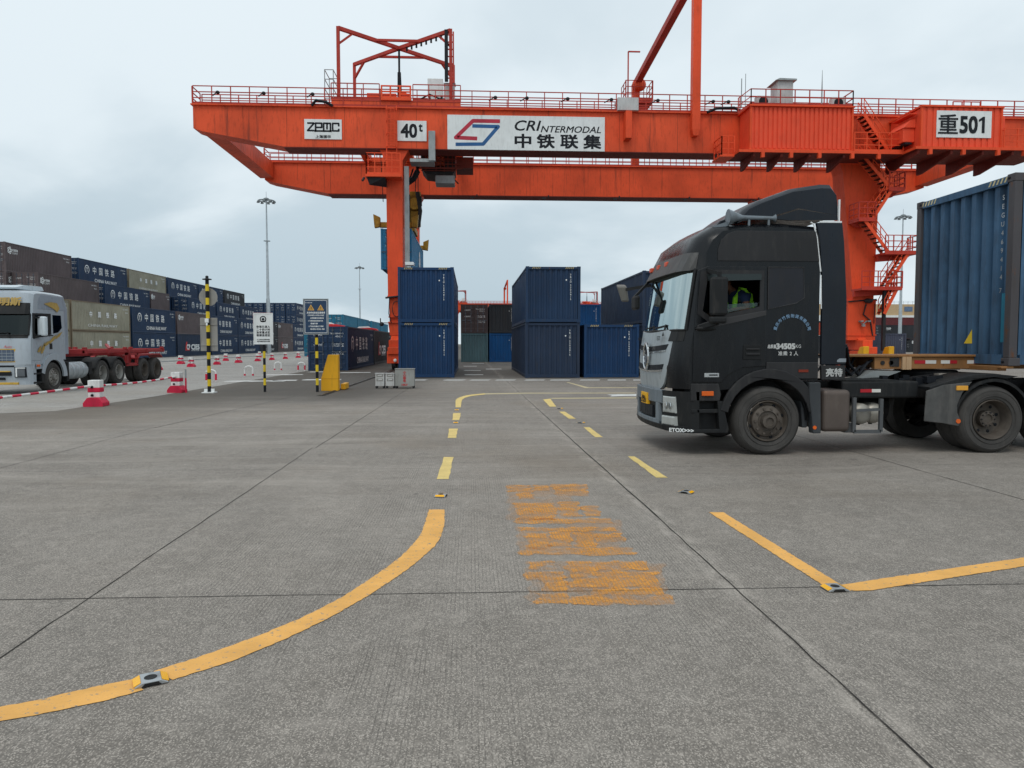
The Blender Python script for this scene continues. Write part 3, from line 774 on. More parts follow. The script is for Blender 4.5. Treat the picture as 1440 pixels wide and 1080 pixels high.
# ------------------------------------------------------------------ gantry crane
O = (10.0, 56.0, 0.0)
crane = thing("gantry_crane", "huge orange rail mounted gantry crane with white sign boards spanning the yard", "gantry crane", O)
def B(): return MB(off=O)
SHADE_MAROON = paint('underside_shade_maroon', (.16, .028, .020), .65, var=.2, dirt=(.05, .02, .02), dirt_amt=.5, scale=.6)  # dark maroon: shade of the crane's undersides put into the colour
def girder(y0, y1, dx=0):
    lo, hi = 14.02, 16.50
    prof = [(-17.25 + dx, hi), (-17.25 + dx, 15.1), (-16.7 + dx, 14.92), (-11.7, lo + .03), (34, lo), (39.0 - dx, 14.92), (39.5 - dx, 15.1), (39.5 - dx, hi)]
    g = B(); g.prism(prof, 'y', y0, y1); p = g.build("main_girder", ORANGE, crane)
    g = B(); g.box(-17.35 + dx, 39.6 - dx, y0 - .16, y1 + .16, hi + .003, hi + .08); g.build("girder_flange", ORANGE, p)
    g = B(); g.box(-11.7, 34, y0 - .06, y1 + .06, lo - .05, lo - .003); g.build("lower_flange", SHADE_MAROON, p)  # underside shade painted into the flange colour
    g = B()                       # welded seams on the web
    for x in (-14.2, -11.5, -7.9, -3.4, .8, 5.0, 9.6, 13.4, 16.2, 20.5, 28, 32.5): g.box(x - .012, x + .012, y0 - .006, y0, lo + (.05 if x > -11.6 else .5 + (-11.7 - x) * .22), hi)
    g.build("weld_seam", paint("seam_dark", (.30, .05, .02), .6, dirt_amt=.5), p)
    return p
gF = girder(48.0, 49.4); gR = girder(62.6, 64.2, .4)
g = B()
for x in range(-2, 24, 6): g.box(x * 1.0 + 2, x + 2.35, 62.42, 62.6, 13.78, 13.88); g.box(x + 2.5, x + 2.6, 62.5, 62.6, 13.9, 14.1)
g.build("cable_clamp", DARK, gR)
for xa in (-17.2, 38.3):
    g = B(); g.box(xa, xa + 1.1, 49.4, 62.6, 15.22, 16.44); g.build("end_beam", ORANGE, crane)
def rails(g, p0, p1, h=1.08, step=1.15, n=3, r=.026):
    p0, p1 = Vector(p0), Vector(p1); L = (p1 - p0).length; k = max(1, round(L / step))
    for i in range(k + 1):
        q = p0.lerp(p1, i / k); g.bar(q, q + Vector((0, 0, h)), .055)
    for j in range(n):
        z = Vector((0, 0, h * (j + 1) / n)); g.bar(p0 + z, p1 + z, r * 2)
    g.bar(p0 + Vector((0, 0, .06)), p1 + Vector((0, 0, .06)), .012, .12)
for y0, y1, nm, d in ((48.0, 49.4, gF, 0), (62.6, 64.2, gR, .4)):
    for y in (y0 - .1, y1 + .1):
        g = B(); rails(g, (-17.2 + d, y, 16.585), (39.4 - d, y, 16.585)); g.build("handrail", REDOX, nm)
    g = B(); rails(g, (-17.28 + d, y0, 16.585), (-17.28 + d, y1, 16.585)); g.build("handrail", REDOX, nm)
g = B()
for x in (-16, -13.2, -10.2, 1.2, 3.2, 5.8, 8.6, 11.6, 15.2, 16.2):
    g.bar((x, 47.95, 17.1), (x + .35, 47.7, 17.25), .05); g.ball((x + .4, 47.65, 17.2), .13, .13, .11, 8)
g.build("floodlight", DARK, crane)

# legs
def loftbox(g, secs):
    for (a, b) in zip(secs, secs[1:]):
        (x0, x1, y0, y1, z0), (X0, X1, Y0, Y1, z1) = a, b
        g.hexa([(x0, y0, z0), (x1, y0, z0), (x1, y1, z0), (x0, y1, z0), (X0, Y0, z1), (X1, Y0, z1), (X1, Y1, z1), (X0, Y1, z1)])
for y in (48.1, 62.7):
    g = B(); loftbox(g, [(-5.3, -4.36, y, y + 1.5, 4.7), (-5.36, -4.30, y, y + 1.35, 13.3)]); loftbox(g, [(-5.36, -4.30, y, y + 1.35, 13.3), (-5.75, -3.9, y, y + 1.3, 14.0)])
    lg = g.build("leg", ORANGE2, crane)
    g = B(); g.box(-5.22, -4.4, y + .1, y + 1.3, 3.0, 4.7); g.prism([(-5.3, 3.0), (-4.36, 3.0), (-4.5, 2.2), (-5.2, 2.2)], 'y', y + .05, y + 1.35)
    g.box(-5.34, -4.30, y - .06, y + 1.45, 4.62, 4.74); g.box(-5.30, -4.36, y - .04, y + 1.4, 3.0, 3.08); g.box(-5.28, -4.36, y - .04, y + 1.4, 3.35, 3.42)
    g.build("leg_foot", ORANGE, lg)
    g = B(); g.tube([(-5.45, y - .1, 4.6), (-4.5, y - .1, 4.72)], .06, 8); g.ball((-4.45, y - .2, 4.65), .2, .2, .22, 10)
    g.tube([(-4.75 + .28 * math.cos(a * .5), y - .08, 3.9 + .5 * math.sin(a * .5)) for a in range(14)], .025, 6); g.tube([(-5.2, y - .05, 4.6), (-5.25, y - .06, 3.6), (-5.1, y - .06, 3.0)], .03, 6)
    g.tube([(-5.3, y, 3.0), (-5.62, y - .1, 3.0)], .03, 6); g.ball((-5.7, y - .1, 2.92), .14, .14, .14, 10); g.bar((-5.78, y - .1, 3.0), (-5.78, y - .1, 3.3), .06)
    g.build("cable_loop", DARK, lg)
    # rigid right hand legs, wide at the top
    g = B(); loftbox(g, [(25.35, 26.75, y - .1, y + 1.95, 4.6), (24.5, 27.0, y - .02, y + 1.4, 12.9), (24.1, 27.1, y, y + 1.3, 14.0)])
    lg = g.build("leg", ORANGE2, crane)
    g = B(); g.box(25.0, 26.9, y - .15, y + 2.1, 1.9, 4.6); g.box(24.95, 26.95, y - .2, y + 2.15, 4.48, 4.56); g.box(24.95, 26.95, y - .2, y + 2.15, 2.2, 2.28)
    g.build("leg_foot", ORANGE2, lg)
    g = B(); g.tube([(25.0, y - .2, 4.45), (26.9, y - .2, 4.6)], .05, 6); g.ball((26.3, y - .3, 4.5), .3, .2, .16, 10)
    g.tube([(26.2, y - .2, 4.3), (26.0, y - .25, 3.6), (26.5, y - .22, 3.2), (26.7, y - .2, 2.2)], .045, 6); g.tube([(26.8, y - .2, 4.3), (26.75, y - .22, 3.0)], .03, 6)
    g.build("cable_loop", DARK, lg)
    g = B()
    for dx_ in (.7, 1.2): g.box(25.0 + dx_, 25.2 + dx_, y - .5, y - .2, 3.1, 3.2)
    g.tube([(25.7, y - .3, 3.15), (25.95, y - .35, 2.95), (26.2, y - .3, 3.15)], .04, 6); g.box(25.85, 26.05, y - .45, y - .3, 2.8, 2.95)
    g.build("camera_bracket", STEEL, lg)
for x in (-4.83, 25.95):          # sill beams tying the feet, and travelling bogies
    g = B(); g.box(x - .38, x + .38, 49.7, 62.6, 2.3, 3.2); g.build("sill_beam", ORANGE, crane)
    for y in (48.8, 63.4):
        g = B(); g.box(x - .34, x + .34, y - 1.7, y + 1.7, 1.25, 1.9); g.prism([(y - 1.1, 1.9), (y + 1.1, 1.9), (y + .4, 2.3), (y - .4, 2.3)], 'x', x - .3, x + .3)
        for d in (-1.1, 1.1): g.box(x - .42, x + .42, y + d - .95, y + d + .95, .42, 1.2); g.box(x - .2, x + .2, y + d - .2, y + d + .2, 1.1, 1.3)
        g.box(x - .36, x + .40, y - 2.15, y - 1.75, 1.0, 1.45)
        bg = g.build("bogie", ORANGE2, crane, bevel=.03)
        for d in (-1.65, -.55, .55, 1.65):
            w = B(); w.lathe([(.30, -.10), (.36, -.08), (.36, .06), (.40, .08), (.40, .13), (.10, .13), (.10, .2), (.001, .2)], (x - .05, y + d, .40), 'x', 20); w.build("wheel", DARK, bg)
        g = B(); g.ball((x + .1, y - 2.16, .62), .1, .05, .11, 10); g.build("lamp", WHITE, bg)
        if x > 0:
            for xx in (x - .62, x + 1.05):
                g = B(); g.prism([(-.35, .3), (.35, .3), (.4, 1.1), (.15, 1.45), (-.35, 1.5)], 'x', xx - .12 + 0, xx + .25); g.v = [(a, b + y - 2.2, c) for a, b, c in g.v]; g.build("wheel_guard", YELLOW, bg, bevel=.04)

# sign boards with lettering
def board(x0, x1, z0, z1, y=47.96):
    g = B(); g.box(x0, x1, y - .02, y + .03, z0, z1); return g.build("sign_board", WHITE, crane)
def lett(bd_, f, mats, x0, z0, y=47.935, nm="lettering"):
    return f.build(nm, mats, bd_, (x0 - O[0], y - O[1], z0 - O[2]), (1, 0, 0), (0, 0, 1))
b1 = board(-10.4, -8.08, 14.53, 15.76)
f = Flat()
def blk(pts, w=.16): f.line(pts, w)
for (pts) in ([(.18, .98), (.58, .98), (.60, .97), (.20, .52), (.62, .52)], [(.70, .44), (.70, .98), (1.08, .98), (1.08, .72), (.74, .72)], [(1.20, .44), (1.20, .98), (1.62, .98), (1.62, .44)], [(1.41, .98), (1.41, .60)], [(2.14, .80), (2.14, .98), (1.76, .98), (1.76, .52), (2.14, .52), (2.14, .66)], [(.62, .50), (1.7, .50)]):
    f.line(pts, .11)
    for p in pts[1:-1]: f.ring(p[0], p[1], 0, .055, n=8, z=.002)
f.text("上海振华", 1.16, .15, .24, bold=.03, fit=(.95, .20)); f.mb.v = [(a, b, c) for a, b, c in f.mb.v]
lett(b1, f, INK, -10.4, 14.53)
b2 = board(-4.59, -2.76, 14.5, 15.76)
f = Flat(); f.text("40", .72, .63, .9, bold=.03, fit=(.98, .82)); f.text("t", 1.46, .82, .5, bold=.03, fit=(.22, .44)); lett(b2, f, INK, -4.59, 14.5)
b3 = board(-1.44, 8.64, 13.98, 16.18)
f = Flat()
kx, ky = 10.08 / 880, 2.2 / 207
q = lambda x, y: ((x - 120) * kx, (455 - y) * ky)
f.line([q(*p) for p in ((412, 282), (262, 282), (166, 382), (285, 386))], .24, 1)
for p in ((262, 282), (166, 382)): f.ring(*q(*p), 0, .12, n=14, m=1, z=.002)
f.line([q(*p) for p in ((258, 312), (402, 314), (318, 418), (165, 422))], .22, 2)
for p in ((402, 314), (318, 418)): f.ring(*q(*p), 0, .11, n=14, m=2, z=.002)
c_ = q(568, 305); f.text("CRI", c_[0], c_[1], 1, bold=.012, shear=.25, fit=(146 * kx, 60 * ky))
c_ = q(809, 324); f.text("NTERMODAL", c_[0], c_[1], 1, bold=.012, shear=.25, fit=(338 * kx, 38 * ky))
for ch, x in zip("中铁联集", (540, 668, 800, 930)):
    c_ = q(x, 396); f.text(ch, c_[0], c_[1], 1, bold=.028, fit=((88 if ch == '中' else 96) * kx, 80 * ky))
lett(b3, f, [INK, paint("logo_red", (.45, .035, .06), .5, dirt_amt=.2), paint("logo_blue", (.03, .11, .27), .5, dirt_amt=.2)], -1.44, 13.98)

# ladder and small platform on the left leg head
g = B()
for x in (-5.25, -4.62): g.bar((x, 47.7, 13.0), (x, 47.7, 16.6), .06)
for i in range(12): g.bar((-5.25, 47.7, 13.1 + i * .3), (-4.62, 47.7, 13.1 + i * .3), .035)
for z in (14.0, 14.8, 15.6, 16.3): g.tube([(-5.25 + .315 * (1 - math.cos(R(a))), 47.7 - .55 * math.sin(R(a)), z) for a in range(0, 181, 30)], .022, 5)
for a in (45, 90, 135): g.bar((-5.25 + .315 * (1 - math.cos(R(a))), 47.7 - .55 * math.sin(R(a)), 14.0), (-5.25 + .315 * (1 - math.cos(R(a))), 47.7 - .55 * math.sin(R(a)), 16.3), .03)
g.build("ladder", ORANGE2, crane)
g = B(); g.box(-6.5, -4.3, 47.0, 48.05, 12.05, 12.2); rails(g, (-6.45, 47.05, 12.2), (-4.35, 47.05, 12.2), 1.3, .55); rails(g, (-6.45, 47.05, 12.2), (-6.45, 48, 12.2), 1.3); g.build("platform", ORANGE2, crane)
g = B(); g.hexa([(-6.3, 47.3, 11.6), (-5.3, 48.0, 11.6), (-5.3, 48.09, 11.6), (-6.3, 47.4, 11.6), (-6.45, 47.2, 12.04), (-5.3, 47.2, 12.04), (-5.3, 48.09, 12.04), (-6.45, 48.0, 12.04)]); g.tube([(-6.6, 47.2, 12.0), (-6.7, 47.1, 11.8)], .08, 8); g.build("platform_bracket", DARK, crane)

# trolley: frame, machinery, cable gantry, cabin
tro = part_empty("trolley", crane)
def TB(): return MB(off=O)
g = TB(); g.box(-8.7, -.6, 47.9, 48.5, 16.70, 17.0); g.box(-8.7, -.6, 62.4, 63.2, 16.62, 17.0); g.box(-8.7, -8.1, 48.5, 62.4, 16.62, 17.1); g.box(-1.2, -.6, 48.5, 62.4, 16.62, 17.1); g.box(-5.2, -4.6, 48.5, 62.4, 16.62, 17.0)
g.build("trolley_frame", ORANGE, tro)
g = TB(); g.box(-6.7, -4.8, 49.5, 52.5, 17.55, 17.95); g.box(-6.6, -6.3, 49.6, 49.9, 17, 17.6); g.box(-5.1, -4.8, 49.6, 49.9, 17, 17.6); g.cyl((-6.2, 50.8, 17.35), 'x', .3, 1.2, 14); g.box(-4.6, -3.9, 49.0, 50.3, 17.0, 17.8); g.cyl((-4.3, 48.9, 17.55), 'y', .33, .9, 14)
g.box(-5.6, -3.7, 47.75, 48.6, 16.95, 17.15); g.box(-3.3, -1.9, 50.5, 53, 17.0, 17.6); g.cyl((-3.1, 52, 17.5), 'x', .4, 1.6, 16)
for x in (-5.55, -5.0, -4.4, -3.75): g.box(x - .05, x + .05, 47.75, 47.85, 17.1, 17.85)
for z in (17.45, 17.8): g.box(-5.6, -3.7, 47.76, 47.84, z, z + .09)
g.build("hoist_machinery", ORANGE2, tro, bevel=.02)
g = TB()
for i in range(9): g.box(-3.2 + i * .26, -3.06 + i * .26, 48.7, 50.3, 16.95, 17.25 + .3 * ((i * 7) % 3) / 2)
g.tube([(-3.4, 48.9, 17.3), (-2.6, 48.8, 17.7), (-1.8, 48.9, 17.4)], .06, 6); g.build("motor", DARK, tro, bevel=.02)
g = TB(); g.box(-2.75, -1.75, 49.2, 50.4, 17.1, 18.85); g.build("control_cabinet", WHITE, tro, bevel=.02)
g = TB(); g.box(-1.62, -.98, 48.55, 49.1, 17.0, 18.3); g.box(-1.68, -.92, 48.5, 49.15, 18.3, 18.36); g.build("junction_box", CABW, tro, bevel=.02)
rails_g = TB(); rails(rails_g, (-8.7, 47.92, 17.0), (-5.7, 47.92, 17.0), 1.0); rails(rails_g, (-3.6, 47.92, 17.0), (-.6, 47.92, 17.0), 1.0); rails_g.build("trolley_railing", REDOX, tro)
g = TB()
T4 = {'a': (-8.32, 48.45), 'b': (-1.22, 48.45), 'c': (-8.25, 54.6), 'd': (-1.18, 54.6)}; ZT = 21.6
for k, (x, y) in T4.items():
    g.bar((x, y, 17.0), (x, y, ZT + .08), .20)
c0 = (-4.78, 51.5, ZT)
for k, (x, y) in T4.items(): g.bar((x, y, ZT), c0, .20, .22)
def dia(k, f): return tuple(Vector((T4[k][0], T4[k][1], ZT)).lerp(Vector(c0), f))
g.bar(dia('a', .58), dia('b', .58), .14); g.bar(dia('c', .5), dia('d', .5), .14)
for k, sx in (('a', 1), ('b', -1), ('c', 1), ('d', -1)): g.bar((T4[k][0], T4[k][1], ZT - 1.0), dia(k, .24), .13)
g.build("cable_gantry", REDOX, tro)
g = TB(); g.tube([c0, (-4.78, 51.5, 19.6)], .07, 8); g.tube([(-4.78, 51.5, 20.0), (-4.74, 51.5, 17.0)], .2, 10, rs=[.12, .2]); g.bar((-1.5, 48.4, 18.4), (-1.5, 48.4, 21.6), .22); 
for i in range(9): p = dia('b', .08 + i * .095); g.box(p[0] - .06, p[0] + .06, p[1] - .06, p[1] + .06, p[2] - .35, p[2] - .1)
g.build("festoon_cable", INK, tro)
g = TB()
for i in range(7): g.bar((-1.42, 48.38, 18.6 + i * .45), (-1.05, 48.38, 18.6 + i * .45), .07)
g.bar((-1.05, 48.38, 18.3), (-1.05, 48.38, 21.5), .09); g.build("cable_ladder", REDOX, tro)
g = TB()
for x in (-9.3, -8.75): g.bar((x, 49, 16.6), (x, 49, 19.2), .05); g.bar((x, 50.6, 16.6), (x, 50.6, 19.2), .05)
for z in (17.4, 18.0, 18.6, 19.2):
    for y in (49, 50.6): g.bar((-9.3, y, z), (-8.75, y, z), .04)
    for x in (-9.3, -8.75): g.bar((x, 49, z), (x, 50.6, z), .04)
g.build("access_cage", STEEL, tro)
# operator's cabin hung below the trolley
g = TB(); g.prism([(-3.35, 14.6), (-1.0, 14.6), (-1.0, 13.4), (-1.3, 12.95), (-3.0, 13.15), (-3.3, 13.5)], 'y', 51.0, 53.2); cb = g.build("operator_cabin", DARK, tro, bevel=.03)
g = TB(); g.box(-2.35, -1.05, 50.7, 52.0, 12.45, 13.0); g.build("cabin_floor_pod", STEEL, cb, bevel=.04)
g = TB()
for x in (-3.0, -2.3, -1.75, -1.2): g.bar((x, 50.95, 13.3), (x, 50.95, 14.9), .07)
for z in (13.35, 14.0, 14.55): g.bar((-3.3, 50.94, z), (-1.0, 50.94, z), .06)
rails(g, (-3.5, 50.7, 13.4), (-.5, 50.7, 13.4), 1.0, .5); g.tube([(-1.1, 51, 12.8), (-.8, 51, 12.5)], .05, 6); g.box(-.95, .2, 51, 53, 13.55, 14.3); g.build("cabin_frame", paint("cabin_dark_red", (.14, .03, .02), .6), cb)
g = TB(); g.box(-2.9, -1.7, 50.97, 50.99, 13.45, 14.5); g.build("cabin_window", glass("cabin_glass", (.25, .3, .3), .25), cb)
g = TB(); g.box(-2.62, -2.2, 47.55, 47.9, 13.2, 15.05); g.build("cable_duct", STEEL, crane, bevel=.02)
g = TB(); g.box(-3.8, -2.3, 47.7, 49.0, 13.15, 13.35); g.build("cable_tray", STEEL, crane)
g = TB(); g.tube([(-4.4, 50.1, 12.4), (-4.1, 50.1, 12.35), (-3.75, 50.1, 12.6), (-3.5, 50.1, 13.1), (-3.45, 50.1, 13.5)], .19, 8); g.tube([(-4.4, 50.3, 12.7), (-4.0, 50.3, 12.7), (-3.8, 50.3, 13.3)], .06, 6); g.build("cable_chain", INK, crane)
g = TB(); g.box(-4.22, -3.93, 48.3, 48.6, 4.6, 13.0); g.build("cable_mast", STEEL, crane)
g = TB(); g.box(-4.15, -3.6, 47.6, 48.2, 6.65, 6.85); g.box(-4.05, -3.8, 47.7, 48.1, 6.2, 6.6); g.build("camera_box", WHITE, crane, bevel=.02)

# mid-span: post, rear column and tie beam, boxes on the walkway
g = TB(); g.box(14.2, 14.72, 47.45, 47.98, 15.4, 25.6); g.hexa([(14.3, 47.5, 15.0), (14.62, 47.5, 15.0), (14.62, 47.98, 15.0), (14.3, 47.98, 15.0), (14.2, 47.45, 15.4), (14.72, 47.45, 15.4), (14.72, 47.98, 15.4), (14.2, 47.98, 15.4)]); g.build("tie_post", ORANGE2, crane)
g = TB(); g.bar((14.05, 63.2, 23.6), (14.45, 47.7, 25.3), .50, .46); g.build("tie_beam", REDOX, crane)
g = TB(); g.box(13.7, 14.3, 62.9, 63.5, 16.4, 23.6); g.ball((14.2, 62.8, 23.4), .6, .5, .55, 10); g.build("rear_column", ORANGE, crane)
g = TB(); g.box(12.9, 15.2, 62.0, 64.2, 21.7, 22.0); rails(g, (12.9, 62.05, 22.0), (15.2, 62.05, 22.0), 1.5, .8); rails(g, (12.95, 62.1, 22), (12.95, 64, 22), 1.5); rails(g, (15.15, 62.1, 22), (15.15, 64, 22), 1.5); g.bar((13.2, 62.5, 22), (13.2, 62.5, 26), .1); g.bar((13.2, 62.5, 26), (14.2, 62.5, 26), .1); g.prism([(13.0, 21.7), (15.0, 21.7), (14.4, 21.0), (13.6, 21.0)], 'y', 62.3, 63.8)
g.build("column_platform", REDOX, crane)
g = TB(); g.box(9.4, 10.75, 47.6, 48.7, 16.55, 17.35); g.build("junction_box", CABW, crane, bevel=.02)
g = TB(); g.box(9.85, 10.25, 47.2, 48.0, 14.7, 16.4); g.build("bracket_box", ORANGE2, crane, bevel=.02)
g = TB(); g.tube([(15.2, 47.6, 16.5), (15.8, 47.6, 16.75), (17, 47.7, 16.85), (17.7, 47.7, 16.5)], .09, 8); g.tube([(-9.9, 47.8, 16.55), (-9.6, 47.7, 16.85), (-9.0, 47.7, 16.75), (-8.6, 47.8, 16.55)], .09, 8); g.build("hose", INK, crane)

# electrical house and machine house on brackets
ex = corr(17.45, 23.9, .30, .09, .9)
g = TB(); g.strip([[(t_, 45.9 + d, z) for z in (13.85, 16.36)] for t_, d in ex]); g.box(17.45, 23.9, 45.96, 47.85, 13.8, 16.38)
h1 = g.build("electrical_house", paint("house_orange", (.80, .085, .035), .5, var=.06, dirt_amt=.15, streak=.15), crane)
g = TB(); g.box(17.3, 24.0, 45.75, 47.97, 16.385, 16.48); g.box(17.3, 24.0, 45.8, 47.9, 13.68, 13.79); g.box(17.36, 17.48, 45.85, 46.0, 13.8, 16.38); g.box(23.86, 23.97, 45.85, 46.0, 13.8, 16.38); g.build("house_trim", ORANGE2, h1)
g = TB(); rails(g, (17.4, 45.85, 16.48), (23.9, 45.85, 16.48), .95, .95, 2); rails(g, (23.9, 45.85, 16.48), (23.9, 47.8, 16.48), .95, .95, 2); rails(g, (16.6, 45.85, 15.9), (17.4, 45.85, 16.5), .95, .8, 2); g.build("roof_railing", REDOX, h1)
def ac(x, z, y=46.4, s=1.0):
    g = TB(); g.box(x, x + .85 * s, y, y + .5, z, z + .72 * s); p = g.build("air_conditioner", CABW, h1, bevel=.02)
    g = TB(); g.lathe([(.29 * s, 0), (.29 * s, -.02), (.24 * s, -.025), (.001, -.025)], (x + .40 * s, y - .003, z + .36 * s), 'y', 20); g.build("fan_grille", INK, p)
ac(18.0, 16.5); ac(22.85, 16.5)
g = TB(); g.box(19.25, 20.25, 46.3, 47.4, 16.5, 18.1); p = g.build("roof_cabinet", CABW, h1, bevel=.01); g = TB(); g.prism([(19.05, 18.1), (20.4, 18.1), (20.4, 18.2), (19.3, 18.22)], 'y', 46.1, 47.6); g.build("cabinet_cap", STEEL, p)
g = TB(); g.box(20.6, 21.3, 46.4, 47, 16.5, 16.8); g.build("roof_box", CABW, h1)
g = TB(); g.tube([(22.2, 46.5, 16.5), (22.2, 46.5, 17.6), (22.2, 46.5, 18.9)], .03, 6, rs=[.05, .04, .012]); g.tube([(16.95, 46.3, 16.4), (16.95, 46.3, 18.2)], .03, 6); g.tube([(17.2, 46.3, 16.4), (17.2, 46.3, 18.5)], .02, 6); g.build("antenna", STEEL, h1)
g = TB()
for xa, xb, y in ((16.6, 25.0, 45.6), (25.0, 27.1, 45.6), (27.1, 36.2, 44.3)):
    g.box(xa, xb, y, 47.99, 13.52, 13.68)
g.box(14.6 + 1.1, 16.6, 46.4, 47.99, 13.42, 13.52)
rails(g, (15.8, 46.45, 13.5), (16.6, 46.45, 13.5), 1.2, .5); rails(g, (15.8, 46.45, 13.5), (15.8, 47.9, 13.5), 1.2, .7); rails(g, (23.95, 45.65, 13.68), (27.1, 45.65, 13.68), 1.15, .8); rails(g, (32.7, 44.35, 13.68), (36.1, 44.35, 13.68), 1.15, .9)
g.build("walkway", ORANGE2, crane)
g = TB()
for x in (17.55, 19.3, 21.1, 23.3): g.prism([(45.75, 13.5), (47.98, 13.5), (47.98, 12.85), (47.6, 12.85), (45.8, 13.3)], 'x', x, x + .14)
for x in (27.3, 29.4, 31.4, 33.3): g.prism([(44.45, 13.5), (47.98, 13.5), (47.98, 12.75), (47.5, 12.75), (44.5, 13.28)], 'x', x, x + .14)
g.build_each("walkway_bracket", SHADE_MAROON, crane)  # brackets coloured dark for the shade below the walkway
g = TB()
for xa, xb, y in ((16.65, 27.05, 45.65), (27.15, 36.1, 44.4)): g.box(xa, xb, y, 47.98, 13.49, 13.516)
g.build("walkway_shade_plate", SHADE_MAROON, crane)  # thin plate added to paint shade under the walkway and houses
g = TB()
for x in (18.0, 19.8, 21.6, 23.7, 25.4): g.box(x, x + .2, 45.52, 45.75, 13.2, 13.5)
for x in (27.9, 30.0, 32.2, 33.9): g.box(x, x + .2, 44.22, 44.45, 13.2, 13.5)
g.build_each("walkway_lug", ORANGE2, crane)
ex = corr(27.55, 32.6, .40, .045, 1.0)
g = TB(); g.strip([[(t_, 44.5 + d, z) for z in (13.72, 16.08)] for t_, d in ex]); g.box(27.55, 32.6, 44.54, 47.9, 13.7, 16.05)
h2 = g.build("machine_house", MATS["house_orange"], crane)
g = TB(); g.box(27.45, 32.7, 44.4, 47.97, 16.09, 16.2); g.box(27.48, 27.6, 44.46, 44.6, 13.7, 16.08); g.box(32.55, 32.66, 44.46, 44.6, 13.7, 16.08); g.build("house_trim", ORANGE2, h2)
g = TB(); g.box(26.8, 27.54, 45.2, 46.8, 14.15, 15.0); g.prism([(26.75, 15.0), (27.54, 15.0), (27.54, 15.55), (27.2, 15.5)], 'y', 45.1, 46.9); g.box(27.0, 27.5, 44.9, 46.9, 15.75, 15.82); g.box(32.66, 33.2, 45, 46.5, 14.9, 15.8); g.build("ventilation_hood", MATS["house_orange"], h2, bevel=.05)
g = TB(); g.box(26.9, 27.3, 45.1, 46.7, 14.0, 14.12); g.box(32.68, 33.1, 45.1, 46.4, 14.75, 14.88); g.build("hood_opening", INK, h2)
g = TB(); rails(g, (30.8, 46.5, 16.2), (32.6, 46.5, 16.2), .9, .6, 2); g.build("roof_railing", REDOX, h2)
g = TB(); g.box(28.45, 31.93, 44.45, 44.49, 14.27, 15.88); b4 = g.build("sign_board", WHITE, h2)
f = Flat(); f.text("重", .72, .8, 1, bold=.012, fit=(1.22, 1.15)); f.text("50", 2.02, .78, 1, bold=.03, fit=(1.08, .98)); f.poly([(2.86, .29), (3.04, .29), (3.04, 1.27), (2.92, 1.27), (2.66, 1.10), (2.66, .96), (2.86, 1.06)]); lett(b4, f, INK, 28.45, 14.27, 44.43)

# stairways zig-zagging down the right leg
def flight(g, p0, p1, w=.75, n=None):
    p0, p1 = Vector(p0), Vector(p1); n = n or max(5, int(abs(p1.z - p0.z) / .23))
    for s in (0, w):
        o = Vector((0, s, 0)); g.bar(p0 + o, p1 + o, .05, .2)
        for hh in (.5, .95): g.bar(p0 + o + Vector((0, 0, hh)), p1 + o + Vector((0, 0, hh)), .04)
        for k in range(4): q_ = p0.lerp(p1, k / 3) + o; g.bar(q_, q_ + Vector((0, 0, .95)), .04)
    return [p0.lerp(p1, (i + .5) / n) for i in range(n)]
SY = 46.75; tr_ = []
g = TB()
for p0, p1 in (((25.1, SY, 16.3), (27.0, SY, 13.7)), ((25.2, SY, 13.6), (26.95, SY, 11.7)), ((27.1, SY - .0, 11.6), (25.9, SY, 9.75)), ((25.3, SY, 9.65), (26.95, SY, 7.6)), ((28.3, SY, 7.5), (26.9, SY, 5.35)), ((27.6, SY, 5.2), (26.8, SY, 3.6))):
    tr_ += flight(g, p0, p1)
g.build("stairway", ORANGE2, crane)
g = TB()
for p in tr_: g.box(p.x - .13, p.x + .13, SY + .03, SY + .72, p.z - .02, p.z + .03)
g.build("stair_tread", paint("tread_dark", (.05, .018, .014), .7), crane)
g = TB()
for x0, x1, z in ((26.85, 27.9, 11.6), (24.9, 26.0, 9.65), (26.7, 28.9, 7.55), (25.2, 27.9, 5.25)):
    g.box(x0, x1, SY - .1, 48.0, z - .12, z); rails(g, (x0, SY - .08, z), (x1, SY - .08, z), 1.1, .55); rails(g, (x1 if z != 9.65 else x0, SY, z), (x1 if z != 9.65 else x0, 47.9, z), 1.1, .6)
    g.prism([(x0, z - .12), (x1, z - .12), (x1 - .3, z - .35), (x0, z - .5)] if z != 9.65 else [(x0, z - .12), (x1, z - .12), (x1, z - .5), (x0 + .3, z - .35)], 'y', 47.6, 47.8)
g.build("stair_landing", paint("landing_red", (.50, .05, .03), .55, var=.15), crane)
g = TB(); g.ball((28.95, 46.6, 8.3), .16, .14, .12, 8); g.ball((28.85, 46.6, 8.0), .14, .14, .12, 8); g.box(26.82, 27.0, 46.9, 47.1, 1.2, 5.1); g.build("conduit", DARK, crane)

# distant sister cranes further down the yard
KEEP = ("main_girder", "leg", "trolley", "tie_post", "rear_column", "tie_beam", "end_beam", "sill_beam", "bogie")
for dx_, dy_, lb in ((-.6, 232, "distant orange gantry crane glimpsed between the centre container stacks"), (50, 236, "distant orange gantry crane glimpsed right of the centre stack, left of the truck's mirror")):
    o = copy_tree(crane, None, keep=lambda c: c.name.split('.')[0] in KEEP)
    o.location = (O[0] + dx_, O[1] + dy_, 0); o["label"] = lb

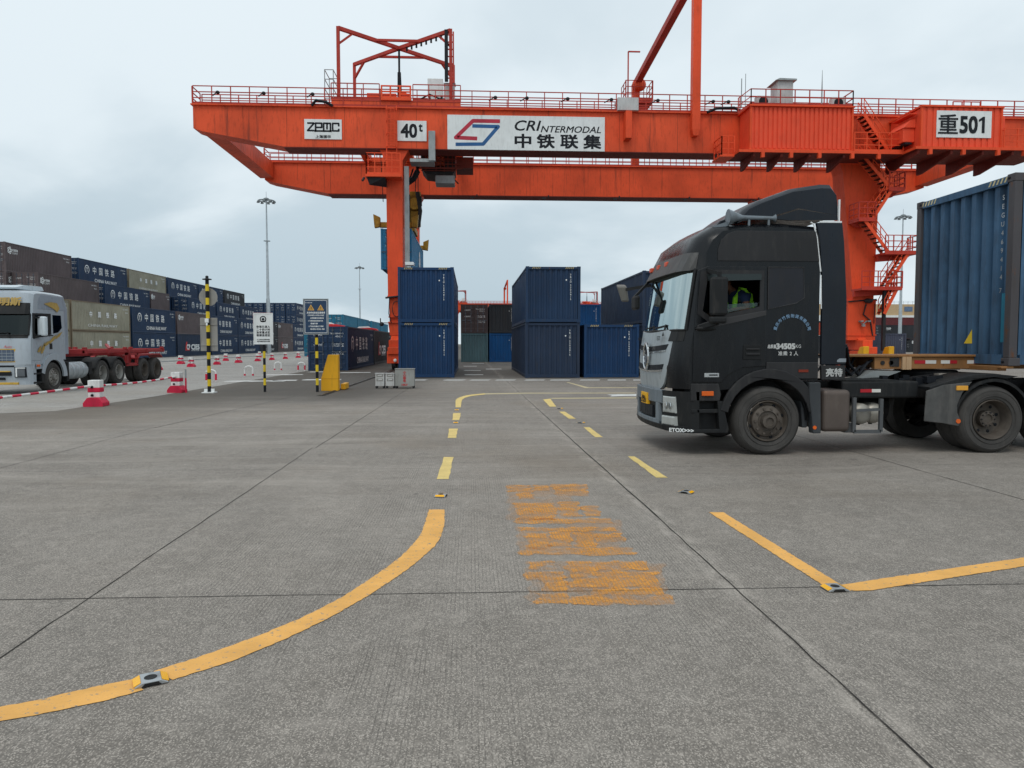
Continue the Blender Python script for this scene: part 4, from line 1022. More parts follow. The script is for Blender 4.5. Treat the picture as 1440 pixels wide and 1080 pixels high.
# spreader and the container it carries
SPY = paint('spreader_grimy_yellow', (.34, .19, .025), .55, var=.35, dirt=(.03, .022, .016), dirt_amt=.85, streak=.4, scale=2)
sp = thing("spreader", "yellow lifting spreader gripping the hanging blue container", "spreader", (-4.96, 56.35, 9.33))
g = MB(); g.box(-.9, .9, -1.6, 1.6, .55, 1.0); g.box(-.35, .35, -5.9, 5.9, .15, .5); g.box(-1.1, 1.1, -6.05, -5.7, .1, .45); g.box(-1.1, 1.1, 5.7, 6.05, .1, .45); g.build("spreader_frame", SPY, sp, bevel=.03)
g = MB(); g.box(.65, 1.45, -4.2, -3.0, .6, 1.5); g.box(-.6, 1.4, -3.6, -2.8, 1.2, 1.5); g.cyl((1.1, -4.35, 2.0), 'y', .42, .9, 14); g.box(.75, 1.5, -4.0, -3.4, 1.4, 2.9); g.build("head_block", SPY, sp, bevel=.03)
g = MB(); g.tube([(1.35, -4.3, .4), (1.5, -4.3, 1.5), (1.3, -4.3, 2.8)], .14, 8); g.box(1.3, 1.6, -4.4, -3.9, 1.9, 2.5); g.box(.62, .8, -4.4, -4.2, .5, 2.6)
for x in (-1.1, 1.1): g.tube([(x, -3.8, 2.2), (x * 1.2, -3.8, 7.3)], .03, 6); g.tube([(x, -.5, .8), (x, -.5, 7.3)], .03, 6)
g.build("hoist_rope", DARK, sp)
for sx in (-1, 1):
    for sy in (-1, 1):
        g = MB(); g.hexa([(sx * 1.05, sy * 6.2, .12), (sx * 1.42, sy * 6.2, .05), (sx * 1.42, sy * 5.8, .05), (sx * 1.05, sy * 5.8, .12), (sx * 1.05, sy * 6.2, .75), (sx * 1.5, sy * 6.2, .95), (sx * 1.5, sy * 5.8, .95), (sx * 1.05, sy * 5.8, .75)]); g.build("corner_flipper", SPY, sp, bevel=.03)
hc = container((-4.96, 50.3, 6.63), "bright blue container hanging from the crane's yellow spreader", SKYB, H=2.72, L=12.1, W=2.06)
f = Flat(); f.ring(1.6, 1.25, 0, .8, n=20, ky=1.1); f.ring(1.6, 1.25, .38, .52, 0, 360, 1, .003, 20); f.build("side_lettering", [WHITE_L, SKYB], hc, (1.033, 0, 0), (0, 1, 0), (0, 0, 1))
GOLD_D = paint('gold_graphic_dull', (.40, .27, .08), .5, var=.2)
# ------------------------------------------------------------------ lorries (local frame: nose towards -x, near side y = 0, far side y = W)
CABK = paint("truck_black", (.0042, .0052, .007), .22, var=.25, dirt=(.034, .033, .032), dirt_amt=.38, scale=.9, spec=.35)
CABK2 = paint("truck_black_dusty", (.020, .020, .0215), .5, var=.22, spec=.3, dirt=(.07, .068, .065), dirt_amt=.45, scale=.7, streak=.15)
NAVYK = paint("fairing_blue_black", (.006, .0095, .016), .3, var=.2, dirt=(.03, .03, .03), dirt_amt=.3, spec=.35)
TRIMK = paint("trim_black", (.014, .015, .016), .55, var=.2, dirt=(.07, .065, .06), dirt_amt=.5)
TYRE = paint("tyre_rubber", (.060, .057, .054), .85, var=.25, dirt=(.12, .11, .10), dirt_amt=.5, scale=3)
RIMB = paint("rim_dusty", (.10, .085, .072), .6, .2, var=.3, dirt=(.05, .035, .025), dirt_amt=.6, scale=4, rust=.3)
GRILL = paint("grille_silver", (.40, .44, .46), .35, .35, var=.1, dirt=(.16, .15, .14), dirt_amt=.5)
BUMPG = paint("bumper_grey", (.17, .20, .225), .4, .1, var=.12, dirt_amt=.5)
CHROME = paint("chrome", (.62, .64, .65), .18, .9, var=.05, dirt_amt=.15)
SILV = paint("truck_silver", (.40, .445, .485), .32, .15, var=.06, dirt=(.22, .22, .22), dirt_amt=.3, coat=.3)
LENS = paint("lens_clear", (.42, .44, .43), .15, .3, var=.2, dirt=(.2, .19, .17), dirt_amt=.35)
PLATE = paint("plate_yellow", (.80, .42, .02), .5, var=.05, dirt_amt=.15)
ORL = paint("lens_orange", (.72, .13, .02), .3, var=.1, dirt_amt=.3)
TANKM = paint("tank_dusty", (.13, .105, .092), .5, .35, var=.2, dirt=(.20, .17, .145), dirt_amt=.5, scale=1.5)
AIRT = paint("air_tank", (.34, .32, .28), .4, .3, var=.15, dirt=(.15, .12, .09), dirt_amt=.4)
TAPE_R = paint("tape_red", (.45, .02, .03), .4, var=.15); TAPE_W = paint("tape_white", (.68, .66, .62), .4, var=.1)
WSG = glass("windscreen_glass", (.36, .46, .44), .60); SDG = glass("side_glass", (.62, .70, .68), .02); DKG = glass("dark_glass", (.06, .075, .08), .015)
INTER = paint("cab_interior", (.020, .020, .022), .8, var=.2); PAPER = paint("papers", (.62, .70, .68), .7, var=.1)

def wheel(parent, x, y, r, dual=False, face=-1, rim=RIMB, deep=False):
    """face: -1 = outer face towards -y"""
    w = part_empty("wheel", parent, (x, y, r)); s = face; rr = r * .60
    tw = .30
    def ty(y0):
        prof = [(rr * .98, y0 + .03 * -s), (rr * 1.04, y0), (r * .74, y0 + .012 * s), (r * .80, y0 + .018 * s), (r * .90, y0 + .012 * s), (r * .965, y0 - .025 * s), (r, y0 - .06 * s),
                (r, y0 - (tw - .06) * s), (r * .965, y0 - (tw - .02) * s), (rr, y0 - tw * s), (rr * .93, y0 - tw * s * .5)]
        b = MB(); b.lathe(prof, (0, 0, 0), 'y', 56, closed=True)
        for k in range(4): b.lathe([(r + .001, y0 - (.075 + k * .045) * s), (r + .006, y0 - (.08 + k * .045) * s), (r + .006, y0 - (.105 + k * .045) * s), (r + .001, y0 - (.11 + k * .045) * s)], (0, 0, 0), 'y', 56, cap=False)
        for rq in (.70, .86): b.lathe([(r * rq, y0 + .014 * s), (r * rq + .006, y0 + .022 * s), (r * rq + .012, y0 + .014 * s)], (0, 0, 0), 'y', 56, cap=False)
        return b
    b = ty(0)
    if dual: q = ty(-.36 * s); b.add(q.v, q.f)
    b.build("tyre", TYRE, w, True)
    b = MB()
    if deep:
        pf = [(rr * 1.0, .0), (rr * .97, .016 * s), (rr * .93, .0), (rr * .86, -.10 * s), (rr * .80, -.17 * s), (rr * .45, -.19 * s), (.001, -.19 * s)]
    else:
        pf = [(rr * 1.0, .0), (rr * .97, .016 * s), (rr * .93, -.01 * s), (rr * .88, -.06 * s), (rr * .80, -.06 * s), (rr * .74, -.015 * s), (rr * .50, .012 * s), (rr * .46, -.01 * s), (.001, -.01 * s)]
    b.lathe(pf, (0, 0, 0), 'y', 40, cap=False)
    rm = b.build("rim", rim, w, True)
    b = MB(); hx = -.19 * s if deep else -.01 * s
    hr = rr * .40 if deep else rr * .33
    b.lathe([(hr * 1.05, hx), (hr, hx + .09 * s), (hr * .62, hx + .10 * s), (hr * .55, hx + .075 * s), (.001, hx + .075 * s)], (0, 0, 0), 'y', 24)
    b.build("hub", rim, w, True)
    b = MB()
    for k in range(10):
        a = 2 * math.pi * k / 10; q = rr * (.34 if deep else .62); b.cyl((q * math.cos(a), (hx + .085 * s if deep else -.01 * s), q * math.sin(a)), 'y', .018 if not deep else .010, .035 * s, 6)
    b.build("wheel_nuts", RIMB if not deep else DARK, w)
    b = MB()
    for k in range(8):
        a = 2 * math.pi * (k + .4) / 8; q = rr * (.66 if deep else .83)
        b.ball((q * math.cos(a), (-.178 if deep else -.058) * s, q * math.sin(a)), rr * .085, .012, rr * .085, 8)
    b.build("hand_holes", INK, w)
    return w

W_ = 2.46
SECS = [(0, 1.0), (.05, .62), (.14, .26), (.32, .06), (.75, -.06), (1.23, -.10)]
SECS = SECS + [(W_ - y, s) for y, s in SECS[-2::-1]]
def loft_cab(prof, name, mat, parent, skip, zdrop=.10, fs=.16):
    """prof: (x, z, front weight, top weight)"""
    m = MB(); secs = []
    for y, s in SECS:
        q = s if s > 0 else s
        secs.append([(x + wf * (fs * q - (.10 if fs > .2 else 0)), y, z - wt * zdrop * max(0, q)) for x, z, wf, wt in prof])
    m.strip(secs, skip=skip)
    return m, secs
def sec_pt(secs, i, k): return secs[i][k]

def lorry(style, root):
    black = style == 'black'
    P = root
    if black:
        prof = [(.76, 1.12, 0, 0), (.76, 2.3, 0, 0), (.76, 3.30, 0, .4), (.70, 3.46, 0, 1), (.2, 3.50, 0, 1), (-.48, 3.48, .2, 1), (-.82, 3.44, .6, 1), (-1.02, 3.27, .9, .6), (-1.13, 3.04, 1, .2), (-1.14, 2.84, 1, 0), (-1.17, 2.78, 1, 0), (-1.30, 1.88, 1, 0), (-1.34, 1.66, 1, 0), (-1.37, 1.30, 1, 0), (-1.34, 1.0, 1, 0), (-.80, .98, 0, 0), (-.567, 1.0, 0, 0), (-.37, 1.156, 0, 0), (.0, 1.245, 0, 0), (.37, 1.156, 0, 0), (.76, 1.12, 0, 0)]
        ws = 10
    else:
        prof = [(.80, 1.10, 0, 0), (.80, 2.3, 0, 0), (.80, 3.34, 0, .6), (.76, 3.43, 0, 1), (.2, 3.45, 0, 1), (-.48, 3.46, .2, 1), (-.98, 3.44, .6, 1), (-1.14, 3.36, .9, .6), (-1.22, 3.02, 1, .1), (-1.25, 2.80, 1, 0), (-1.26, 2.66, 1, 0), (-1.38, 1.95, 1, 0), (-1.42, 1.82, 1, 0), (-1.45, 1.3, 1, 0), (-1.44, .98, 1, 0), (-.80, .98, 0, 0), (-.567, 1.0, 0, 0), (-.37, 1.156, 0, 0), (.0, 1.245, 0, 0), (.37, 1.156, 0, 0), (.80, 1.10, 0, 0)]
        ws = 10
    body, top = (CABK, CABK2) if black else (SILV, SILV)
    nS = len(SECS)
    skip = lambda i, k: k == ws and 1 <= i <= nS - 3
    m, secs = loft_cab(prof, "cab", body, P, skip, fs=.26 if black else .16)
    side = [(p[0], p[2]) for p in secs[0][:-1]]
    win = [(-.96, 2.66), (-1.03, 2.16), (-.90, 2.07), (-.15, 2.23), (-.15, 2.66), (-.20, 2.70), (-.90, 2.70)] if black else [(-1.02, 2.62), (-1.10, 2.04), (-.98, 1.95), (-.30, 2.04), (-.26, 2.18), (-.26, 2.62)]
    m.plate(side, [win], 'y', .0, .045); m.plate(side, [win], 'y', W_ - .045, W_)
    cab = m.build("cab", body, P, True)
    # upper cab, duller with dust
    zs = 2.90 if black else 2.84
    g = MB(); up = [(x, z) for x, z in side if z > zs]
    xb = .745 if black else .785
    ups = [(-.80, zs), (xb, zs), (xb, zs + .35), (xb - .05, 3.345 if black else 3.30), (-.52, 3.345 if black else 3.32), (-.66, 3.30), (-.76, 3.20), (-.80, 3.06)]
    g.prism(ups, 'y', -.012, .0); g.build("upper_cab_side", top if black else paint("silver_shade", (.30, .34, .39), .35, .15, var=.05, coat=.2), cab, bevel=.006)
    # windscreen
    g = MB(); g.strip([[tuple(Vector(secs[i][ws]) + Vector((.012, 0, 0))), tuple(Vector(secs[i][ws + 1]) + Vector((.012, 0, 0)))] for i in range(1, nS - 1)])
    wsc = g.build("windscreen", WSG if black else DKG, P, True)
    g = MB()     # rubber surround, wiper panel and wipers
    for k in (ws, ws + 1):
        g.tube([Vector(secs[i][k]) + Vector((-.006, 0, 0)) for i in range(1, nS - 1)], .018, 6)
    for i in (1, nS - 2): g.tube([Vector(secs[i][ws]) + Vector((-.008, 0, 0)), Vector(secs[i][ws + 1]) + Vector((-.008, 0, 0))], .03, 6)
    zb = 1.90 if black else 1.97; xf = -1.43 if black else -1.44
    for y0, y1 in ((.55, 1.2), (1.25, 1.85)):
        g.bar((xf - .03, y0, zb - .1), (xf + .04, y0 + .1, zb + .07), .025); g.bar((xf + .03, y0 + .05, zb + .06), (xf + .01, y1, zb + .03), .018)
    g.build("wiper", TRIMK, wsc)
    g = MB(); g.strip([[tuple(Vector(secs[i][ws + 1]) + Vector((-.012, 0, -.01))), tuple(Vector(secs[i][ws + 1]) * .25 + Vector(secs[i][ws + 2]) * .75 + Vector((-.016, 0, 0)))] for i in range(1, nS - 1)])
    g.build("wiper_panel", TRIMK, cab)
    # sun visor
    g = MB()
    for i in range(1, nS - 2):
        a, b = Vector(secs[i][ws]), Vector(secs[i + 1][ws]); c, d = Vector(secs[i][ws - 2]), Vector(secs[i + 1][ws - 2]); dn = Vector((-.10, 0, -.02)); 
        g.hexa([a + dn, b + dn, b, a, c + Vector((-.04, 0, -.08)), d + Vector((-.04, 0, -.08)), d, c])
    g.build("sun_visor", paint("visor_dusty", (.075, .075, .075), .5, var=.2, dirt=(.2, .19, .18), dirt_amt=.5) if black else TRIMK, cab, True)
    # side door, sleeper panel
    if black:
        dr = [(-1.10, 2.76), (-.95, 2.82), (-.07, 2.82), (-.05, 1.34), (-.40, 1.32), (-.58, 1.24), (-.72, 1.10), (-1.16, 1.10), (-1.15, 1.75)]
        sl_ = [(-.03, 2.81), (.50, 2.81), (.52, 2.36), (.40, 2.28), (-.03, 2.19)]
    else:
        dr = [(-1.20, 2.68), (-.0, 2.72), (.02, 1.34), (-.45, 1.32), (-.60, 1.24), (-.75, 1.10), (-1.26, 1.12), (-1.22, 1.7)]
        sl_ = [(.04, 2.66), (.56, 2.66), (.60, 2.22), (.36, 2.06), (.06, 2.02)]
    wh = [(x + (.01 if x < -.5 else -.01), z) for x, z in win]
    g = MB(); g.plate(dr, [wh], 'y', -.016, .001); door = g.build("door", body, P, bevel=.008)
    g = MB(); g.prism([(-1.12, 1.86), (-.06, 2.10), (-.06, 2.17), (-.9, 2.02), (-1.10, 1.95)] if black else [(-1.2, 1.86), (.0, 1.94), (.0, 1.97), (-1.2, 1.93)], 'y', -.034, -.016); g.build("waist_moulding", paint("moulding_dusty", (.045, .045, .047), .5, var=.2, dirt_amt=.4) if black else TRIMK, door, bevel=.008)
    g = MB(); g.plate([(-1.06, 2.74), (-1.10, 2.12), (-.92, 1.99), (-.10, 2.16), (-.10, 2.76), (-.92, 2.77)] if black else [(-1.16, 2.68), (-1.2, 1.90), (-.1, 1.98), (-.1, 2.70)], [wh], 'y', -.026, -.017); g.build("window_frame", CABK2 if black else TRIMK, door)
    if black:
        g = MB(); g.box(-.40, -.12, -.03, -.016, 1.44, 1.66); hd = g.build("door_handle", TRIMK, door, bevel=.01)
        g = MB(); g.box(-.36, -.16, -.05, -.03, 1.585, 1.61); g.box(-.36, -.15, -.05, -.03, 1.51, 1.54); g.build("grip", CABK2, hd, bevel=.005)
        g = MB(); g.box(-.98, -.76, -.022, -.016, 1.18, 1.24); g.build("maker_badge", CHROME, door); 
        g = MB(); g.box(-.91, -.78, -.024, -.0225, 1.20, 1.22); g.build("badge_inlay", INK, door)
        g = MB(); g.strip([[(-.98, .02, 2.25), (-.16, .02, 2.25)], [(-.99, .02, 2.12), (-.16, .02, 2.24)]]); 
        g = MB(); g.prism([(-1.01, 2.17), (-.89, 2.08), (-.16, 2.24), (-.16, 2.29), (-1.0, 2.24)], 'y', .02, .026); g.build("side_window", SDG, door)
        g = MB(); g.prism(win, 'y', W_ - .03, W_ - .022); g.build("side_window", glass("tinted_far_window", (.03, .035, .04), .03), cab)
        g = MB(); g.prism([(-.97, 2.70), (-.15, 2.71), (-.15, 2.62), (-.95, 2.60)], 'y', -.05, -.03); g.build("rain_deflector", glass("smoked_plastic", (.10, .10, .10), .05, .35), door)
    else:
        g = MB(); g.box(-.22, -.06, -.03, -.016, 1.48, 1.68); g.build("door_handle", TRIMK, door, bevel=.01)
        g = MB(); g.prism([(x, z) for x, z in win], 'y', .02, .026); g.build("side_window", DKG, door)
    g = MB(); g.prism(sl_, 'y', -.010, .0); sp_ = g.build("sleeper_panel", paint("sleeper_dark", (.022, .024, .030), .4, var=.15, dirt_amt=.2) if black else DKG, cab, bevel=.012)
    if black:
        g = MB(); g.tube([(x, -.012, z) for x, z in sl_ + sl_[:1]], .007, 6); g.build("panel_edge", MATS["moulding_dusty"], sp_)
    # interior
    g = MB(); g.box(-1.0, .70, .06, W_ - .06, 1.30, 1.36); g.box(.60, .70, .06, W_ - .06, 1.36, 2.9 if black else 2.6); g.prism([(-1.22, 1.36), (-.80, 1.36), (-.72, 1.75), (-.95, 1.90), (-1.20, 1.86)], 'y', .1, W_ - .1)
    g.box(-.9, .7, .06, W_ - .06, 2.76 if black else 2.6, 2.80 if black else 2.64)
    for y in (.28, 1.55): g.box(-.32, .22, y, y + .55, 1.36, 1.80); g.prism([(.12, 1.78), (.30, 1.78), (.38, 2.56), (.24, 2.56)], 'y', y, y + .55)
    it = g.build("interior", INTER, cab)
    g = MB(); g.v = []; ax = []
    for k in range(25):
        a = 2 * math.pi * k / 24; ax.append((-.66 + .10 * math.sin(a), .56 + .22 * math.cos(a), 1.98 + .20 * math.sin(a)))
    g.tube(ax, .016, 6); g.bar((-.66, .56, 1.98), (-.85, .56, 1.85), .05); g.build("steering_wheel", INTER, it)
    if black:
        g = MB(); g.prism([(-1.16, 1.905), (-.86, 1.93), (-.84, 1.95), (-1.16, 1.925)], 'y', .25, .95); g.hexa([(-1.15, .2, 1.92), (-1.15, .75, 1.92), (-.95, .75, 1.97), (-.95, .2, 2.0), (-1.14, .2, 1.94), (-1.14, .75, 1.94), (-.94, .75, 2.03), (-.94, .2, 2.10)]); g.build("papers", PAPER, it)
    # chassis
    g = MB()
    for y in (.80, 1.58): g.box(-1.0, 5.55, y, y + .08, .80, 1.08)
    for x in (-.6, 1.2, 2.2, 3.0, 4.2, 5.4): g.box(x, x + .12, .88, 1.58, .84, 1.02)
    g.build("chassis", DARK, P)
    yo = .0
    x2 = (3.51, 4.86) if black else (3.45, 4.80)
    rm_ = RIMB if black else paint('rim_grey', (.27, .26, .24), .5, .3, var=.2, dirt_amt=.4)
    wheel(P, 0, .0, .515, rim=rm_); wheel(P, 0, W_, .515, face=1, rim=rm_)
    for x in x2:
        wheel(P, x, .0, .515, True, deep=True, rim=rm_); wheel(P, x, W_, .515, True, face=1, deep=True, rim=rm_)
    g = MB()
    for x in (0,) + x2: g.cyl((x, .3, .515), 'y', .09, W_ - .6, 10); g.ball((x, 1.23, .515), .26, .24, .26, 10) if x else None
    g.build("axle", DARK, P, True)
    # mudguards over the rear wheels
    for x in x2[:2]:
        g = MB(); a0, a1 = (18, 162)
        arc = [(x + .62 * math.cos(R(a)), .515 + .63 * math.sin(R(a))) for a in range(a0, a1 + 1, 12)]
        for y0, y1 in ((-.02, .62), (W_ - .62, W_ + .02)):
            g.strip([[(q, y0, z) for q, z in arc], [(q, y1, z) for q, z in arc]]); g.strip([[(q, y0, z) for q, z in arc], [(q * 1.0 + (x - q) * .03, y0 + (.0), z - .045) for q, z in arc]])
        g.build("mudguard", TRIMK, P, True)
    if black:
        g = MB(); fl = [(2.44, .96), (2.42, .50), (2.70, .47), (2.96, .42), (3.0, .50), (2.94, .62), (2.93, .74), (3.0, .92), (3.16, 1.10), (2.70, 1.05)]
        g.prism(fl, 'y', -.03, .0); g.build("mud_flap", paint("flap_grey", (.085, .085, .083), .6, var=.3, dirt=(.16, .15, .14), dirt_amt=.6, streak=.7, scale=3), P, bevel=.012)
        g = MB(); g.cyl((2.95, -.04, .50), 'y', .035, .012, 12); g.cyl((.70, -.07, .42), 'y', .028, .012, 12); g.build_each("reflector", ORL, P)
        g = MB(); g.prism([(2.5, 1.02), (2.9, 1.14), (3.2, 1.21), (3.5, 1.22), (3.9, 1.18), (3.7, 1.14), (3.5, 1.16), (3.2, 1.13), (2.9, 1.03), (2.5, .98)], 'y', -.02, .62); g.build("fender_top", TRIMK, P, bevel=.01)
        g = MB(); g.box(2.90, 3.08, -.05, -.02, .97, 1.04); g.build("side_marker", paint("lens_amber", (.75, .36, .05), .3, var=.08), P, bevel=.006)
    # front wheel arch
    g = MB(); ro, ri = (.79, .635) if black else (.82, .60)
    aa = [a for a in range(12 if black else 0, 169, 12)]
    arch = [(ro * math.cos(R(a)) * (1.0 if a < 90 else .95), .515 + ro * math.sin(R(a))) for a in aa] + [(ri * math.cos(R(a)), .515 + ri * math.sin(R(a))) for a in aa[::-1]]
    arch = [(x, min(z, 1.33)) for x, z in arch]
    for y0, y1 in ((-.045, .02), (W_ - .02, W_ + .045)): g.prism(arch, 'y', y0, y1)
    g.build_each("wheel_arch", CABK2 if black else SILV, cab, bevel=.012)
    g = MB(); il = [(.62 * math.cos(R(a)), .515 + .66 * math.sin(R(a))) for a in range(0, 181, 15)]
    for y0, y1 in ((.0, .55), (W_ - .55, W_)): g.strip([[(x, y0, z) for x, z in il], [(x, y1, z) for x, z in il]])
    g.build_each("arch_liner", TRIMK, cab)
    if black:
        g = MB(); g.prism([(.60, 1.10), (.78, 1.10), (.80, .33), (.68, .33), (.66, .55), (.62, .80)], 'y', -.06, .10); g.prism([(.55, .85), (.66, .75), (.66, .4), (.58, .4)], 'y', .1, .5); g.build("wheel_arch_rear", BUMPG if False else paint("arch_dusty", (.05, .055, .06), .5, var=.2, dirt=(.12, .115, .11), dirt_amt=.5), cab, bevel=.015)
        g = MB(); g.box(-.04, .755, -.02, .0, 1.15, 1.40); g.build("lower_side_skirt", CABK2, cab, bevel=.01)
        g = MB(); g.box(.45, .60, -.03, -.018, 1.25, 1.29); g.build("side_repeater", paint("lens_dark_red", (.20, .03, .015), .4), cab)
    # step box behind the bumper
    g = MB(); g.prism([(-1.18, 1.08), (-.76, 1.08), (-.72, .92), (-.74, .82), (-1.18, .82)], 'y', -.02, .35); g.build("step_upper", CABK2 if black else SILV, P, bevel=.012)
    g = MB(); g.box(-1.17, -.66, .12, .4, .34, .82); g.box(-1.18, -.68, -.03, .3, .34, .40); g.prism([(-.78, .82), (-.70, .82), (-.60, .40), (-.62, .34), (-.74, .34)], 'y', -.035, .3); g.box(-1.17, -.72, -.02, .2, .64, .70); g.build("step", TRIMK, P, bevel=.012)
    g = MB(); g.box(-1.02, -.84, -.045, -.02, .90, .97); g.build("turn_signal", ORL, P, bevel=.008)
    # bumper
    def plan(off=0., lo=0., hi=W_): 
        pts = [(-1.10, -.02), (-1.22, .0), (-1.33, .06), (-1.42, .16), (-1.50, .38), (-1.55, .8), (-1.565, 1.23)] if black else [(-1.10, -.02), (-1.22, .0), (-1.32, .06), (-1.39, .16), (-1.44, .38), (-1.47, .8), (-1.48, 1.23)]
        pts = pts + [(x, W_ - y) for x, y in pts[-2::-1]]
        return [(x - off, y) for x, y in pts]
    def band(z0, z1, off, y0, y1, name, mat, parent, taper=0., bev=.01):
        pts = [p for p in plan(off) if y0 <= p[1] <= y1]
        full = plan(off)
        def at(y):
            for a, b in zip(full, full[1:]):
                if a[1] <= y <= b[1]: f_ = (y - a[1]) / ((b[1] - a[1]) or 1); return (a[0] + (b[0] - a[0]) * f_, y)
            return full[0] if y <= 0 else full[-1]
        pts = [at(y0)] + [p for p in pts if y0 < p[1] < y1] + [at(y1)]
        g = MB(); inner = [(x + .05 + off, y) for x, y in pts]
        n = len(pts)
        bot = [(x + taper, y, z0) for x, y in pts]; tp = [(x, y, z1) for x, y in pts]; ib = [(x, y, z0) for x, y in inner]; itp = [(x, y, z1) for x, y in inner]
        g.strip([ib, bot, tp, itp, ib])
        g.add([bot[0], tp[0], itp[0], ib[0]], [(0, 1, 2, 3)]); g.add([bot[-1], tp[-1], itp[-1], ib[-1]], [(0, 1, 2, 3)])
        return g.build(name, mat, parent, bevel=bev), at
    if black:
        bp, at = band(.34, .96, 0, -.02, W_ + .02, "bumper", TRIMK, P, .05)
        band(.76, .965, .012, .40, W_ - .40, "bumper_panel", BUMPG, bp); band(.47, .76, .012, .48, .64, "bumper_panel", BUMPG, bp); band(.47, .76, .012, W_ - .64, W_ - .48, "bumper_panel", BUMPG, bp); band(.42, .50, .012, .5, W_ - .5, "bumper_panel", BUMPG, bp)
        band(.35, .44, .02, .02, W_ - .02, "bumper_lip", TRIMK, bp, .03)
        band(.52, .70, .006, .80, W_ - .80, "air_inlet", INK, bp)
        for y in (.11, W_ - .36):
            band(.63, .88, .008, y, y + .25, "headlight", LENS, P, 0, .02); 
            h, _ = band(.44, .58, .012, y + .0, y + .27, "fog_light", LENS, P, 0, .02)
        g = MB()
        for yy in (.17, .27, W_ - .30, W_ - .20):
            x_ = at(yy)[0]; g.lathe([(.045, -.015), (.055, -.02), (.05, -.028), (.02, -.022), (.001, -.022)], (x_, yy, .74), 'x', 16); 
        g.build_each("lamp_reflector", CHROME, P)
        pl, _ = band(.70, .88, .03, 1.02, 1.44, "number_plate", PLATE, bp, 0, .004)
        f = Flat(); f.text("渝B·8", 0, .10, .09, bold=.03, fit=(.20, .055)); f.text("L523", 0, .045, .09, bold=.03, fit=(.30, .07)); f.build("plate_lettering", INK, pl, (-1.600, 1.23, .71), (0, -1, 0), (0, 0, 1))
        f = Flat(); f.text("ETOX>>>", 0, 0, .1, bold=.04, fit=(.36, .055)); f.build("reflective_lettering", WHITE_L, bp, (-1.312, -.006, .385), (.88, -.46, 0), (0, 0, 1))
        # silver grille: three bars on the black nose
        def gband(z0, z1, yA, yB, name, mat, off):
            g = MB(); q = []
            for i in range(13):
                f_ = i / 12; r_ = []
                for z, yy in ((z0, yA), (z1, yB)):
                    y = yy + (W_ - 2 * yy) * f_; d = abs(y - 1.23) / 1.23; x = (-1.40 if z < 1.6 else -1.375) + .028 * 1.0 + .17 * d ** 4 - off
                    r_.append((x, y, z + (.05 * (d ** 2) - .02)))
                q.append(r_)
            g.strip([[a, b] for a, b in q]); g.strip([[(a[0] + .03, a[1], a[2]), a] for a, b in q]); g.strip([[b, (b[0] + .03, b[1], b[2])] for a, b in q])
            return g.build(name, mat, cab, True)
        def nose_x(z, y, off): d = abs(y - 1.23) / 1.23; return (-1.315 + (1.87 - z) / .21 * -.035 if z > 1.66 else -1.35 - (1.66 - z) * .083 if z > 1.3 else -1.38 + (1.3 - z) * .09) - .10 + .25 * d ** 4 - off
        def gpanel(rows, name, mat, off, sag=.05):
            g = MB(); S = []
            for i in range(17):
                f_ = i / 16; r_ = []
                for z, yy in rows:
                    y = yy + (W_ - 2 * yy) * f_; d = abs(y - 1.23) / 1.0; r_.append((nose_x(z, y, off), y, z + sag * min(1, d * d) - sag * .5))
                S.append(r_)
            g.strip(S)
            g.strip([[(r_[0][0] + .07, r_[0][1], r_[0][2]), r_[0]] for r_ in S]); g.strip([[r_[-1], (r_[-1][0] + .07, r_[-1][1], r_[-1][2])] for r_ in S])
            for e in (S[0], S[-1]): g.strip([[(x + .07, y, z) for x, y, z in e], e])
            return g.build(name, mat, cab, True)
        gr_ = gpanel([(.97, .62), (1.0, .52), (1.06, .43), (1.2, .35), (1.4, .285), (1.62, .245), (1.88, .20)], "grille", GRILL, .055)
        for z0, z1, yy in ((1.575, 1.655, .33), (1.275, 1.355, .42)):
            gpanel([(z0, yy + .05), (z1, yy)], "grille_slot", INK, .061); gpanel([(z0 - .028, yy + .06), (z0 - .006, yy + .05)], "grille_strip", CHROME, .066)
        g = MB(); ex_, ez = .155, .21
        for i in range(24):
            a, b = 2 * math.pi * i / 24, 2 * math.pi * (i + 1) / 24
            for s0, s1 in (((1, 0)),): pass
            g.tube([(-1.56, 1.23 + ex_ * math.cos(a), 1.47 + ez * math.sin(a)), (-1.56, 1.23 + ex_ * math.cos(b), 1.47 + ez * math.sin(b))], .022, 6)
        g.build("grille_emblem", CHROME, cab, True)
        g = MB(); g.prism([(1.11, 1.46), (1.23, 1.64), (1.35, 1.46), (1.23, 1.29)], 'x', -1.56, -1.53); em = g.build("emblem_centre", INK, cab)
        g = MB(); g.prism([(1.13, 1.44), (1.23, 1.31), (1.33, 1.44), (1.23, 1.51)], 'x', -1.575, -1.561); g.build("emblem_facet", CHROME, em)
        f = Flat(); f.text("AUMAN", -.62, 0, .1, bold=.02, fit=(.30, .05)); f.text("EST", .66, 0, .1, bold=.02, fit=(.2, .06)); f.build("grille_lettering", INK, cab, (-1.525, 1.23, 1.76), (0, -1, 0), (0, 0, 1))
        # roof: visor lights, fairing, horn, roof hatch
        g = MB()
        for y in (.95, 1.45, 1.95): g.box(-1.32, -1.22, y, y + .13, 2.91, 2.99)
        g.build_each("marker_light", paint("lens_red_orange", (.62, .10, .05), .35, var=.1), cab, bevel=.015)
        g = MB(); g.hexa([(-1.10, .35, 3.12), (-1.14, 1.2, 3.12), (-.98, 1.2, 3.34), (-.93, .40, 3.34), (-1.13, .35, 3.14), (-1.18, 1.2, 3.14), (-1.02, 1.2, 3.36), (-.97, .40, 3.36)]); g.build("roof_window", paint("brown_film", (.10, .07, .04), .3, var=.4), cab, bevel=.01)
